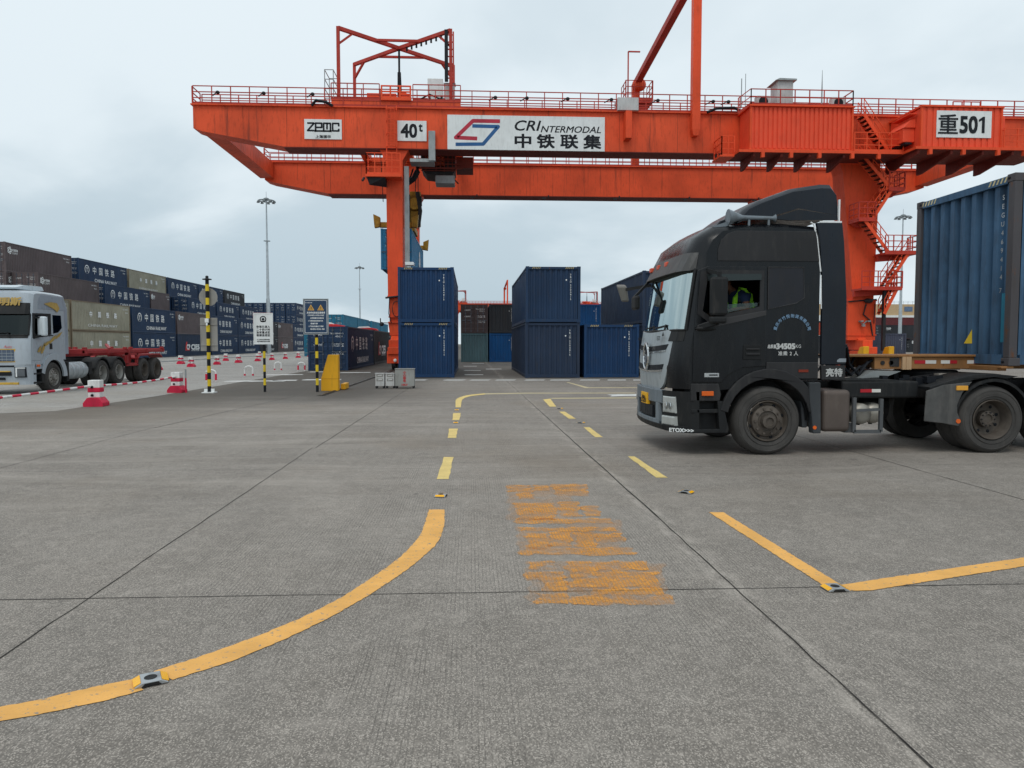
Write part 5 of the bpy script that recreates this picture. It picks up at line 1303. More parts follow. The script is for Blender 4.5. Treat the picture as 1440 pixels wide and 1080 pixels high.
        g = MB(); g.ball((-.93, .30, 3.22), .07, .10, .10, 12); g.build("roof_lamp", LENS, cab, True)
        # fairing: lofted wedge
        fp = [(-.56, 3.47), (-.50, 3.55), (-.38, 3.68), (-.20, 3.81), (.37, 4.02), (.80, 4.09), (.95, 4.085), (1.03, 3.97), (1.06, 3.72), (1.06, 3.60), (.45, 3.70), (.0, 3.56), (-.5, 3.50)]
        g = MB(); ys = [(.10, .30), (.16, .08), (.35, .0), (1.23, -.03), (W_ - .35, .0), (W_ - .16, .08), (W_ - .10, .30)]
        S = []
        for y, s_ in ys:
            S.append([(x + (.28 * s_ if x < -.1 else 0), y, z - (s_ * (z - 3.55) * .55 if z > 3.7 else 0)) for x, z in fp] + [(fp[0][0] + .28 * s_ if True else 0, y, fp[0][1])])
        g.strip(S); g.add(S[0][:-1], [tuple(range(len(fp)))]); g.add(S[-1][:-1], [tuple(range(len(fp)))])
        fr = g.build("roof_fairing", NAVYK, P, True)
        g = MB(); g.prism([(.02, 3.545), (.46, 3.68), (1.045, 3.60), (1.06, 3.53), (.30, 3.52)], 'y', .09, .13); g.prism([(.02, 3.545), (.46, 3.68), (1.045, 3.60), (1.06, 3.53), (.30, 3.52)], 'y', W_ - .13, W_ - .09); g.build_each("fairing_side", NAVYK, fr)
        g = MB(); g.prism([(-.72, 3.44), (-.62, 3.56), (-.34, 3.67), (-.34, 3.54), (-.55, 3.47)], 'y', .45, 2.0); g.build("roof_visor", NAVYK, fr, bevel=.02)
        g = MB(); g.bar((-.60, .14, 3.47), (-.82, .16, 3.40), .06); g.tube([(-.62, .10, 3.56), (-.50, .10, 3.56), (-.40, .10, 3.555), (.06, .10, 3.55), (.10, .10, 3.55)], .03, 10, rs=[.12, .07, .035, .028, .06]); g.bar((-.3, .1, 3.42), (-.3, .1, 3.55), .03); g.bar((.0, .1, 3.44), (.0, .1, 3.55), .03); g.build("air_horn", BUMPG, cab, True)
        # side fairing behind the cab with white edge trim
        for y0, y1, nm in ((-.02, .04, 0), (W_ - .04, W_ + .02, 1)):
            g = MB(); g.prism([(.80, 1.36), (1.175, 1.36), (1.17, 2.35), (1.11, 3.20), (1.075, 3.47), (.68, 3.47), (.74, 3.2), (.79, 2.6)], 'y', y0, y1); sf = g.build("side_fairing", NAVYK, P, bevel=.01)
            g = MB(); g.prism([(.81, 1.135), (1.17, 1.135), (1.175, 1.35), (.80, 1.35)], 'y', y0, y1); g.build("lower_fairing", CABK2, sf, bevel=.008)
            if nm == 0:
                g = MB(); g.tube([(.60, .0, 3.478), (.645, .0, 3.45), (.70, -.005, 3.25), (.765, -.005, 2.75)], .011, 6); g.tube([(.77, -.01, 2.7), (.785, -.01, 2.2)], .008, 6); g.box(.74, 1.075, .0, .02, 3.475, 3.50); g.box(1.055, 1.075, .06, .10, 3.5, 3.83); g.build("white_trim", WHITE_L, sf)
                f = Flat(); f.text("亮特", 0, 0, .2, bold=.03, fit=(.25, .12)); f.build("side_lettering", paint("lettering_grey", (.52, .53, .52), .6, dirt_amt=.3), sf, (1.0, -.023, 1.245), (1, 0, 0), (0, 0, 1))
                g = MB(); g.prism([(1.04, 1.40), (1.175, 1.40), (1.175, 1.455), (1.08, 1.455), (1.04, 1.43)], 'y', -.03, -.02); g.build("fairing_reflector", paint("reflector_grey", (.25, .28, .31), .3), sf)
        # lettering on the cab side
        f = Flat(); s_ = "重庆市竹悦物流有限公司"
        for i, ch in enumerate(s_):
            a = R(165 - 150 * i / (len(s_) - 1)); f.text(ch, .345 + .245 * math.cos(a), 1.84 + .23 * math.sin(a), .058, bold=.03, rot=a - math.pi / 2, m=1)
        f.text("总质量", .04, 1.635, .075, bold=.04, fit=(.13, .055)); f.text("34505", .25, 1.638, .1, bold=.05, fit=(.28, .078)); f.text("KG", .445, 1.638, .06, fit=(.08, .05))
        for ch, x in (("准", .15), ("乘", .225), ("2", .31), ("人", .39)): f.text(ch, x + .02, 1.505, .07, bold=.02)
        f.build("cab_lettering", [paint("lettering_grey", (.5, .5, .5), .6), paint("lettering_blue", (.16, .26, .38), .6)], cab, (0, -.014, 0), (1, 0, 0), (0, 0, 1))
        # mirrors
        g = MB(); g.box(-.99, -.75, -.36, -.20, 2.08, 2.64); mr = g.build("mirror", TRIMK, P, bevel=.04)
        g = MB(); g.box(-1.0, -.76, -.35, -.21, 1.97, 2.07); g.build("mirror_lower", TRIMK, mr, bevel=.03)
        g = MB(); g.bar((-.95, -.02, 2.76), (-.86, -.27, 2.69), .05); g.bar((-.86, -.27, 2.62), (-.86, -.27, 2.71), .05); g.bar((-1.05, -.02, 1.92), (-.88, -.27, 1.98), .06); g.build("mirror_arm", TRIMK, mr)
        g = MB(); g.ball((-.98, -.05, 1.90), .16, .05, .04, 10); g.build("arm_cover", TRIMK, mr, True)
        g = MB(); g.hexa([(-1.70, 2.60, 2.44), (-1.62, 2.92, 2.46), (-1.50, 2.92, 2.46), (-1.56, 2.60, 2.44), (-1.78, 2.60, 2.72), (-1.74, 2.92, 2.78), (-1.56, 2.92, 2.78), (-1.60, 2.60, 2.72)]); m2 = g.build("mirror", paint('mirror_dusty', (.16, .155, .14), .45, .2, var=.2), P, bevel=.03)
        g = MB(); g.bar((-1.22, 2.35, 2.72), (-1.64, 2.64, 2.66), .05); g.build("mirror_arm", TRIMK, m2)
        g = MB(); g.box(-1.64, -1.55, 1.72, 2.06, 2.26, 2.50); m3 = g.build("front_mirror", TRIMK, P, bevel=.04)
        g = MB(); g.bar((-1.3, 2.1, 2.78), (-1.60, 2.0, 2.48), .04); g.build("mirror_arm", TRIMK, m3)
        # tanks
        g = MB(); g.box(.86, 1.30, .02, .62, .34, .98); g.build("fuel_tank", TANKM, P, bevel=.07, seg=4)
        g = MB(); g.bar((1.36, .05, .86), (1.36, .05, .34), .05); g.bar((1.36, .05, .34), (1.78, .05, .34), .05); g.bar((1.78, .05, .34), (1.78, .05, .84), .05); g.bar((1.38, .05, .66), (1.78, .05, .68), .04); g.box(1.25, 1.4, .1, .3, .32, .46); g.build("tank_guard", BUMPG if False else paint("guard_grey", (.09, .095, .10), .5), P)
        for x, y in ((1.54, .16), (1.80, .28)):
            g = MB(); g.lathe([(.001, -.07), (.09, -.055), (.145, -.02), (.16, .02), (.16, .62), (.12, .68), (.001, .7)], (x, y, .60), 'y', 24); t_ = g.build("air_tank", AIRT, P, True)
            g = MB(); g.cyl((x, y + .1, .42), 'z', .03, .04, 8); g.build("drain_valve", DARK, t_)
        g = MB(); g.box(1.22, 2.45, .18, .62, .84, 1.10); g.prism([(1.2, 1.10), (1.3, 1.14), (2.0, 1.13), (2.45, 1.08)], 'y', .2, .6); g.build("battery_cover", TRIMK, P, bevel=.05, seg=3)
        g = MB(); g.box(1.52, 1.70, .172, .18, .93, .98); g.build("red_tape", TAPE_R, P); g = MB(); g.box(1.70, 1.84, .172, .18, .93, .98); g.build("white_tape", TAPE_W, P)
        # clutter behind the cab: hoses, couplings, catwalk, fifth wheel
        g = MB(); random.seed(9)
        for i in range(9):
            x0, y0 = 1.18 + random.random() * .25, .3 + random.random() * 1.6
            g.tube([(x0, y0, 1.55 + random.random() * .2), (x0 + .1, y0 + .1, 1.35), (x0 + .15 + random.random() * .3, y0 + .2, 1.18), (x0 + .5 + random.random() * .4, y0 + .3, 1.3 + random.random() * .2)], .022, 6)
        for i in range(16): x0, y0 = 1.9 + random.random() * .9, .2 + random.random() * .8; g.box(x0, x0 + .06 + random.random() * .1, y0, y0 + .1, .95 + random.random() * .15, 1.12 + random.random() * .10)
        g.build("air_hoses", INK, P)
        g = MB(); g.box(1.30, 1.36, .5, .62, 1.20, 1.31); g.ball((1.42, .55, 1.29), .05, .05, .05, 8); g.bar((1.3, .55, 1.4), (1.45, .6, 1.28), .05); g.build("coupling", paint("coupling_orange", (.80, .12, .03), .45), P)
        g = MB(); g.prism([(1.65, 1.13), (2.1, 1.15), (2.35, 1.24), (1.9, 1.25)], 'y', .5, 1.6); g.build("catwalk", STEEL, P)
        g = MB(); g.lathe([(.48, 0), (.50, .06), (.46, .09), (.001, .09)], (3.2, 1.23, 1.15), 'z', 24); g.prism([(2.5, 1.12), (3.1, 1.20), (3.9, 1.20), (3.9, 1.10), (2.6, 1.08)], 'y', .75, 1.7); g.build("fifth_wheel", DARK, P, bevel=.01)
        g = MB(); g.box(3.05, 3.9, .62, .8, 1.10, 1.20); g.build("frame_rail_top", paint("rail_pale", (.35, .32, .28), .6), P)
        g = MB(); g.box(.86, 1.9, .9, 1.6, .6, .80); g.cyl((1.0, 1.3, .62), 'x', .25, 1.5, 14); g.build("gearbox", DARK, P)
    else:
        bp, at = band(.32, .98, 0, -.02, W_ + .02, "bumper", SILV, P, .06)
        band(.62, .74, .008, .55, W_ - .55, "air_inlet", INK, bp); band(.48, .56, .008, .75, W_ - .75, "air_inlet", INK, bp); band(.90, .96, .006, .45, W_ - .45, "air_inlet", INK, bp)
        band(.74, .775, .02, .58, W_ - .58, "gold_strip", GOLD, bp); band(.325, .40, .012, .35, W_ - .2, "gold_strip", GOLD, bp)
        for y in (.12, W_ - .44):
            h, _ = band(.56, .90, .010, y, y + .32, "headlight", INK, P, 0, .015)
            band(.58, .85, .018, y + .03, y + .24, "lamp_lens", paint("lamp_dark", (.10, .11, .12), .3, .0, var=.4), h, 0, .02); band(.855, .885, .024, y + .02, y + .25, "light_strip", WHITE_L, h, 0, .004); band(.58, .885, .024, y + .245, y + .285, "light_strip", WHITE_L, h, 0, .004)
        pl, _ = band(.63, .77, .03, .98, 1.48, "number_plate", PLATE, bp, 0, .004)
        f = Flat(); f.text("渝D·62318", 0, 0, .1, bold=.03, fit=(.40, .08)); f.build("plate_lettering", INK, pl, (-1.5145, 1.23, .70), (0, -1, 0), (0, 0, 1))
        g = MB()
        def nose(z0, z1, y0, y1, name, mat, off):
            g = MB(); q = []
            for i in range(11):
                y = y0 + (y1 - y0) * i / 10; d = abs(y - 1.23) / 1.23; x = -1.455 + .15 * d ** 4 - off; q.append([(x, y, z0), (x, y, z1)])
            g.strip(q); g.strip([[a, (a[0] + .05, a[1], a[2])] for a, b in q]); g.strip([[b, (b[0] + .05, b[1], b[2])] for a, b in q]); return g.build(name, mat, cab, True)
        nose(1.06, 1.50, .40, W_ - .40, "grille", GOLD, .012); nose(1.09, 1.47, .44, W_ - .44, "grille_mesh", paint("mesh_blue_grey", (.10, .13, .18), .4, .4), .02)
        for i in range(3): nose(1.15 + i * .10, 1.162 + i * .10, .45, W_ - .45, "grille_slat", GRILL, .026)
        for i in range(11): nose(1.09, 1.47, .52 + i * .14, .53 + i * .14, "grille_slat", GRILL, .025)
        g = MB(); g.lathe([(.17, 0), (.17, -.03), (.12, -.035), (.12, -.01)], (-1.49, 1.23, 1.30), 'x', 24); g.build("emblem_ring", GOLD, cab); g = MB(); g.lathe([(.12, -.012), (.001, -.012)], (-1.49, 1.23, 1.30), 'x', 20); g.build("emblem_centre", INK, cab)
        f = Flat(); f.text("康明斯", 0, 0, .4, bold=.04, fit=(1.05, .27)); f.build("roof_lettering", GOLD_D, cab, (-1.262, .80, 3.06), (0, -1, 0), (.22, 0, 1))
        f = Flat(); f.text("Auto", 0, 0, .12, shear=.3, fit=(.26, .09)); f.build("red_script", RED, cab, (-1.478, .62, 1.57), (0, -1, 0), (0, 0, 1))
        # gold dragon-like flourish on the door, kept as loose strokes
        f = Flat()
        for a, b, c in (((-.98, 1.40), (-.72, 1.62), .10), ((-.80, 1.36), (-.5, 1.74), .11), ((-.6, 1.6), (-.2, 1.78), .08), ((-.3, 1.70), (.2, 1.98), .09), ((.1, 1.86), (.6, 2.1), .06)):
            f.poly([a, (a[0] + c, a[1] - .03), ((a[0] + b[0]) / 2 + c, (a[1] + b[1]) / 2 - .05), b, ((a[0] + b[0]) / 2, (a[1] + b[1]) / 2 + .04)])
        f.poly([(-.5, 3.02), (-.1, 3.10), (.3, 3.08), (.45, 2.9), (.30, 2.76), (.12, 2.86), (-.1, 2.92)])
        f.build("gold_graphic", GOLD_D, cab, (0, -.036, 0), (1, 0, 0), (0, 0, 1))
        g = MB(); g.prism([(-.95, 3.48), (-1.0, 3.55), (-.6, 3.64), (.5, 3.66), (.6, 3.52), (.2, 3.48)], 'y', .55, 2.1); g.build("roof_fairing", paint("roof_white", (.55, .62, .66), .35, var=.05), P, bevel=.05, seg=3)
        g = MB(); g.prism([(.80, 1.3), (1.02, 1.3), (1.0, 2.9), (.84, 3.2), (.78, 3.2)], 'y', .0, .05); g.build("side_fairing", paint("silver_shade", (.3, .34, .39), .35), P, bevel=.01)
        for y, s_ in ((-.14, -1), (W_ + .14, 1)):
            g = MB(); g.box(-.92, -.72, y - .13, y + .13, 1.93, 2.58); mr = g.build("mirror", paint("mirror_white", (.62, .68, .72), .3, var=.05), P, bevel=.05, seg=3)
            g = MB(); g.bar((-1.1, y - s_ * .15, 2.52), (-.82, y, 2.56), .05); g.bar((-1.15, y - s_ * .15, 1.86), (-.82, y, 1.95), .07); g.build("mirror_arm", TRIMK, mr)
        g = MB()
        for i in range(4): g.lathe([(.30, .0), (.315, .03), (.315, .30), (.30, .33)], (1.05 + i * .345, .33, .68), 'x', 22)
        g.build("fuel_tank", GALV, P, True)
        g = MB(); g.box(.86, 1.02, .0, .5, .32, 1.02); g.box(2.45, 2.7, .02, .5, .5, 1.0); g.build("tank_step", TRIMK, P, bevel=.02)
        g = MB(); g.lathe([(.48, 0), (.50, .06), (.46, .09), (.001, .09)], (3.9, 1.23, 1.10), 'z', 24); g.build("fifth_wheel", DARK, P)
    return cab

bt = thing("tractor_truck", "black cab-over tractor truck with high roof fairing, driving left with a container trailer", "truck", (4.45, 10.84, 0))
lorry('black', bt)
lt = thing("tractor_truck", "silver cab-over tractor truck with gold graphics at the left edge, facing the camera", "truck", (-14.48, 26.53, .004), R(90))
lorry('silver', lt)

# trailer under the blue container
TRB = paint("trailer_brown", (.30, .145, .055), .6, var=.2, dirt=(.09, .06, .04), dirt_amt=.5, rust=.4); TRT = paint("trailer_tan", (.50, .33, .19), .6, var=.15)
tl = thing("semi_trailer", "brown skeletal trailer carrying the large blue container behind the black truck", "trailer", (8.0, 10.75, 0))
g = MB()
for y in (.78, 1.55): g.box(-1.53, 12.4, y, y + .10, 1.27, 1.46)
g.box(-2.2, 1.2, .74, 1.7, 1.465, 1.50)
for x in (-1.4, -.6, 2.0, 4.5, 7.0, 9.5, 12.2): g.box(x, x + .12, .88, 1.55, 1.28, 1.44)
for x in (.02, 6.0, 12.1): g.box(x, x + .2, .02, .13, 1.30, 1.336); g.box(x, x + .2, 2.3, 2.43, 1.30, 1.336); g.box(x + .03, x + .17, .13, 2.3, 1.26, 1.335)
g.build("frame", TRB, tl, bevel=.008)
g = MB(); g.box(-.04, .02, .95, 2.42, 1.25, 1.44); bol = g.build("front_bolster", TRB, tl, bevel=.006)
g = MB(); g.box(-1.09, -.94, .74, .778, 1.262, 1.468); g.box(-1.03, -1.0, .73, .74, 1.262, 1.468); g.build("beam_stiffener", TRT, tl)
for a_, b_, c_, first in ((-.87, -.69, -.51, 1), (-.43, -.28, -.16, 0), (.01, .12, .21, 0)):
    for x0_, x1_, red_ in ((a_, b_, first), (b_, c_, not first)):
        g = MB(); g.box(x0_, x1_, .774, .779, 1.355, 1.41); g.build("red_tape" if red_ else "white_tape", TAPE_R if red_ else TAPE_W, tl)
g = MB()
for x, z in ((-1.50, 1.37), (-1.36, 1.37)): g.cyl((x + .1, .765, z), 'y', .035, .03, 10)
g.box(-1.28, -1.13, .765, .78, 1.31, 1.45); g.build("air_fitting", DARK, tl)
for x in (9.2, 10.5):
    for y, fc in ((.0, -1), (2.45, 1)): wheel(tl, x, y, .515, True, fc, deep=True)
g = MB(); 
for x in (9.2, 10.5): g.cyl((x, .2, .515), 'y', .08, 2.05, 10)
for y in (.55, 1.75): g.box(3.2, 3.34, y, y + .14, .2, 1.25); g.box(3.08, 3.46, y - .08, y + .22, .12, .2)
g.build("landing_leg", DARK, tl)
# the container it carries
CB = ctr("container_faded_blue", (.052, .115, .20), streak=.7, rust=.2, dirt=(.035, .032, .034), dirt_amt=.55, scale=.9, var=.35); CBR = ctr("container_rusty_post", (.075, .070, .075), rust=.9, streak=.6)
bc = thing("shipping_container", "big weathered blue container with yellow triangle sticker, riding on the brown trailer", "container", (8.12, 10.75, 1.34))
Lb, Wb, Hb = 12.19, 2.44, 2.89
m = MB(); ew = corr(.16, Wb - .14, .272, .075, .42)
m.strip([[(.05 + d, t_, z) for z in (.16, Hb - .12)] for t_, d in ew]); sd = corr(.16, Lb - .16)
for y, s in ((.03, 1), (Wb - .03, -1)): m.strip([[(t_, y + s * d, z) for z in (.16, Hb - .1)] for t_, d in sd])
m.box(.06, Lb - .05, .05, Wb - .05, Hb - .08, Hb - .04); m.box(.06, Lb - .05, .05, Wb - .05, .1, .16); m.box(Lb - .1, Lb - .04, .05, Wb - .05, .1, Hb - .1)
m.build("walls", CB, bc)
m = MB()
for x0, x1 in ((0, .13), (Lb - .13, Lb)):
    for y0, y1 in ((0, .13), (Wb - .13, Wb)): m.box(x0, x1, y0, y1, .12, Hb - .12)
m.build_each("corner_post", CBR, bc, bevel=.01)
m = MB()
for x0, x1 in ((-.004, .18), (Lb - .18, Lb + .004)):
    for y0, y1 in ((-.004, .165), (Wb - .165, Wb + .004)):
        for z in (0, Hb - .12): m.box(x0, x1, y0, y1, z, z + .12)
m.build_each("corner_casting", CBR, bc, bevel=.008)
m = MB()
for y in (.07, Wb - .16):
    for z in (.03, Hb - .088):
        m.ball((-.006, y + .05, z + .03), .008, .035, .022, 8)
m.build("casting_holes", INK, bc)
m = MB()
for z0, z1 in ((.02, .17), (Hb - .13, Hb - .02)):
    m.box(.004, .07, .165, Wb - .165, z0, z1)
    for y0, y1 in ((.004, .06), (Wb - .06, Wb - .004)): m.box(.18, Lb - .18, y0, y1, z0, z1)
m.build("rails", CB, bc)
f = Flat()      # end seen from -x: right is -y, so plane x axis points to -y
for i, ch in enumerate("SEGU469414"): f.text(ch, .93, 2.44 - i * .135, .105, bold=.01)
f.text("7", .93, 1.02, .105, bold=.01)
f.build("end_lettering", paint("lettering_faded", (.34, .36, .37), .6, var=.3, dirt_amt=.5), bc, (.046, Wb / 2, .10), (0, -1, 0), (0, 0, 1))
f = Flat(); f.poly([(.12, .20), (.32, .20), (.31, .43)]); f.build("triangle_sticker", YBLK, bc, (.046, Wb / 2, .14), (0, -1, 0), (0, 0, 1))
f = Flat()
for s in (-1, 1):
    for i in range(5): x = s * .86 + (i - 2) * .085; f.poly([(x - .05, -.105), (x - .012, -.105), (x + .03, -.03), (x - .008, -.03)])
f.build("hazard_stripes", paint("hazard_cream", (.60, .52, .30), .6, dirt_amt=.5), bc, (.002, Wb / 2, Hb), (0, -1, 0), (0, 0, 1))
f = Flat(); f.rect(.96, 1.075, .20, .95); f.build("teal_patch", paint("patch_teal", (.02, .17, .26), .5, dirt_amt=.5, streak=.4), bc, (.047, Wb / 2, .16), (0, -1, 0), (0, 0, 1))

# red skeletal trailer of the silver truck
TRR = paint("trailer_red", (.30, .030, .032), .55, var=.2, dirt=(.10, .05, .04), dirt_amt=.45, rust=.2)
tr2 = thing("semi_trailer", "empty red skeletal trailer behind the silver truck at the left", "trailer", (-14.48, 29.0, .004), R(90))
g = MB()
for y in (.70, 1.66): g.box(-.3, 6.9, y, y + .12, 1.18, 1.42)
for x in (-.3, 1.4, 3.2, 5.0, 6.75): g.box(x, x + .16, .0, 2.45, 1.28, 1.45)
for y in (.02, 2.34): g.box(-.3, 6.9, y, y + .10, 1.30, 1.42)
for x in (-.28, 3.0, 3.5, 6.7): g.box(x, x + .14, .0, .14, 1.44, 1.53); g.box(x, x + .14, 2.3, 2.44, 1.44, 1.53)
g.bar((.0, .7, 1.35), (2.6, 1.7, 1.35), .1); g.bar((2.0, .2, 1.45), (3.4, 1.0, 1.62), .1); g.build("frame", TRR, tr2, bevel=.01)
g = MB(); g.box(3.2, 3.32, .05, .15, .78, 1.28); g.box(4.12, 4.24, .05, .15, .78, 1.28); g.box(3.2, 4.24, .05, .15, .72, .84); g.box(3.2, 4.24, .05, .15, 1.18, 1.28); g.box(3.32, 4.12, .3, .9, .80, 1.18); g.build("side_box", TRR, tr2, bevel=.01)
for x in (4.72, 6.02):
    for y, fc in ((.0, -1), (2.45, 1)): wheel(tr2, x, y, .515, True, fc, deep=True)
g = MB(); arc = [(4.1, 1.0), (4.35, 1.14), (6.4, 1.16), (6.66, 1.02), (6.66, 1.08), (6.42, 1.22), (4.33, 1.20), (4.08, 1.06)]
g.prism(arc, 'y', .0, .6); g.prism(arc, 'y', 1.85, 2.45); g.build("mudguard", TRR, tr2)
g = MB()
for x in (4.72, 6.02): g.cyl((x, .2, .515), 'y', .08, 2.05, 10)
g.build("axle", DARK, tr2)

# ------------------------------------------------------------------ the driver
dv = thing("person", "driver in dark blue shirt and lime vest at the black truck's open window", "person", (4.32, 10.84, 0))
SKIN = paint("skin", (.20, .095, .060), .55, var=.12, dirt_amt=.05); SHIRT = paint("navy_shirt", (.018, .032, .075), .8, var=.15, dirt_amt=.1)
LIME = paint("lime_vest", (.30, .72, .03), .6, var=.08, dirt_amt=.05); HAIR = paint("hair_black", (.010, .009, .008), .6, var=.2)
def skin_mesh(name, verts, edges, radii, mat, parent, root=0, sub=1):
    me = bpy.data.meshes.new(name); me.from_pydata(verts, edges, []); ob = bpy.data.objects.new(name, me); COL.objects.link(ob)
    sk = ob.modifiers.new("skin", 'SKIN'); sk.use_smooth_shade = True
    for d, r in zip(me.skin_vertices[0].data, radii):
        d.radius = (r, r) if isinstance(r, (int, float)) else r; d.use_root = False
    me.skin_vertices[0].data[root].use_root = True
    s = ob.modifiers.new("subsurf", 'SUBSURF'); s.levels = s.render_levels = sub
    dg = bpy.context.evaluated_depsgraph_get(); m2 = bpy.data.meshes.new_from_object(ob.evaluated_get(dg)); bpy.data.objects.remove(ob)
    m2.name = name; m2.materials.clear()
    o = link(name, m2, mat, parent); m2.polygons.foreach_set('use_smooth', [True] * len(m2.polygons)); return o
YD = .56
V = [(-.02, YD, 1.90), (-.06, YD, 2.08), (-.12, YD, 2.26), (-.17, YD, 2.40), (-.24, YD, 2.50), (-.29, YD, 2.56),      # 0-5 pelvis..neck
     (-.13, YD - .20, 2.42), (-.12, YD - .34, 2.20), (-.30, YD - .44, 2.19), (-.44, YD - .45, 2.17),                  # 6-9 near arm: shoulder, elbow, wrist, palm
     (-.17, YD + .20, 2.42), (-.30, YD + .26, 2.18), (-.55, YD + .16, 2.12), (-.63, YD + .12, 2.13),                  # 10-13 far arm
     (-.36, YD - .10, 1.88), (-.62, YD - .12, 1.82), (-.66, YD - .12, 1.45), (-.36, YD + .12, 1.88), (-.62, YD + .12, 1.82), (-.66, YD + .12, 1.45)]
Ed = [(0, 1), (1, 2), (2, 3), (3, 4), (4, 5), (3, 6), (6, 7), (7, 8), (8, 9), (3, 10), (10, 11), (11, 12), (12, 13), (0, 14), (14, 15), (15, 16), (0, 17), (17, 18), (18, 19)]
RR = [(.13, .16), (.12, .15), (.13, .17), (.11, .15), .055, .05, .075, .05, .042, .036, .075, .05, .042, .036, .09, .065, .045, .09, .065, .045]
body = skin_mesh("body", V, Ed, RR, SKIN, dv)
# head with face
hc_ = Vector((-.36, YD, 2.66))
h = MB(); h.ball(tuple(hc_), .105, .078, .125, 18)
h.v = [(x - (.012 if z < hc_.z - .03 and x < hc_.x else 0), y * 1 if z > hc_.z - .06 else YD + (y - YD) * .86, z) for x, y, z in h.v]
h.ball((hc_.x - .108, YD, hc_.z - .015), .022, .016, .026, 8); h.ball((hc_.x + .01, YD - .078, hc_.z - .01), .022, .012, .034, 8); h.ball((hc_.x + .01, YD + .078, hc_.z - .01), .022, .012, .034, 8); h.tube([(hc_.x + .04, YD, hc_.z - .07), (-.27, YD, 2.52)], .05, 10)
hd = h.build("head", SKIN, body, True)
h = MB()
for s in (-1, 1): h.ball((hc_.x - .092, YD + s * .032, hc_.z + .012), .010, .014, .008, 8)
h.box(hc_.x - .112, hc_.x - .10, YD - .022, YD + .022, hc_.z - .062, hc_.z - .056); h.build("eyes_and_mouth", HAIR, hd)
h = MB(); h.ball((hc_.x + .018, YD, hc_.z + .035), .105, .084, .105, 16); h.build("hair", HAIR, hd, True)
# shirt sleeves and torso over the body, then the vest
sh = skin_mesh("shirt", [V[0], V[1], V[2], V[3], V[4], V[6], (-.125, YD - .30, 2.28), V[10], (-.26, YD + .245, 2.24)], [(0, 1), (1, 2), (2, 3), (3, 4), (3, 5), (5, 6), (3, 7), (7, 8)], [(.138, .168), (.128, .158), (.138, .178), (.118, .158), .062, .083, .068, .083, .062], SHIRT, body)
ve = MB()
for s in (-1, 1):
    y = YD + s * .17
    arc = [(-.25, y - s * .02, 2.06), (-.27, y, 2.22), (-.25, y, 2.38), (-.18, y - s * .01, 2.53), (-.10, y, 2.51), (-.02, y + s * .01, 2.38), (.05, y + s * .01, 2.20), (.08, y, 2.06)]
    ve.tube(arc, .03, 8, rs=[.04, .042, .038, .03, .026, .028, .032, .036])
ve.prism([(-.22, 2.02), (.09, 2.02), (.06, 2.14), (-.23, 2.14)], 'y', YD - .195, YD + .195); ve.prism([(.02, 2.1), (.085, 2.1), (.02, 2.45), (-.06, 2.48)], 'y', YD - .15, YD + .15)
ve.build("safety_vest", LIME, body, True)
def hand(base, d, upv, parent, s=1):
    b, d, u = Vector(base), Vector(d).normalized(), Vector(upv).normalized(); a = d.cross(u) * s
    vs = [b, b + d * .05]; es = [(0, 1)]; rs = [.028, .030]
    for k, (o, L) in enumerate(((-.030, .066), (-.010, .076), (.010, .072), (.030, .058))):
        i = len(vs); p0 = b + d * .075 + a * o; p1 = p0 + d * L * .5 - u * .010; p2 = p1 + d * L * .38 - u * .030
        vs += [p0, p1, p2]; es += [(1, i), (i, i + 1), (i + 1, i + 2)]; rs += [.0105, .0095, .0085]
    i = len(vs); vs += [b + d * .025 - a * .040 - u * .005, b + d * .062 - a * .058 - u * .018]; es += [(0, i), (i, i + 1)]; rs += [.012, .010]
    return skin_mesh("hand", [tuple(v) for v in vs], es, rs, SKIN, parent)
hand(V[9], (-1, -.05, -.06), (0, 0, 1), body); hand(V[13], (-.8, -.3, .1), (0, 0, 1), body, -1)
# ------------------------------------------------------------------ high mast lights
LAMPG = paint("lamp_housing", (.16, .18, .19), .5, var=.1)
def high_mast(loc, h, label, flat=False):
    r = thing("high_mast_light", label, "light mast", (loc[0], loc[1], 0), 0, "high mast lights")
    b = MB(); b.tube([(0, 0, 0), (0, 0, h * .35), (0, 0, h * .36), (0, 0, h * .72), (0, 0, h * .73), (0, 0, h)], .2, 10, rs=[.36, .30, .24, .18, .14, .10]); b.build("mast", GALV, r, True)
    b = MB(); b.lathe([(.55, -.03), (.55, .05), (.3, .05), (.3, -.03)], (0, 0, h * .73), 'z', 12, closed=True); b.build("collar", GALV, r)
    b = MB(); b.lathe([(1.25, -.08), (1.35, .0), (1.25, .08), (1.15, 0)], (0, 0, h - .3), 'z', 20, closed=True)
    for k in range(6): b.bar((0, 0, h - .25), (1.2 * math.cos(R(60 * k)), 1.2 * math.sin(R(60 * k)), h - .3), .06)
    b.build("lamp_ring", LAMPG, r)
    for k in range(8):
        a = R(45 * k); b = MB(); c = (1.3 * math.cos(a), 1.3 * math.sin(a))
        b.hexa([(c[0] - .22, c[1] - .22, h - .62), (c[0] + .22, c[1] - .22, h - .62), (c[0] + .22, c[1] + .22, h - .62), (c[0] - .22, c[1] + .22, h - .62), (c[0] - .13, c[1] - .13, h - .32), (c[0] + .13, c[1] - .13, h - .32), (c[0] + .13, c[1] + .13, h - .32), (c[0] - .13, c[1] + .13, h - .32)])
        b.build("floodlight", LAMPG, r)
    b = MB(); b.lathe([(.5, 0), (.42, .18), (.12, .3), (.03, .3), (.02, 1.3)], (0, 0, h - .1), 'z', 12); b.build("mast_cap", LAMPG, r)
    return r
high_mast((-33.2, 124), 25.2, "tall grey light mast behind the white notice board")
high_mast((-34.2, 232), 25.3, "distant light mast between the white notice and the crane leg")
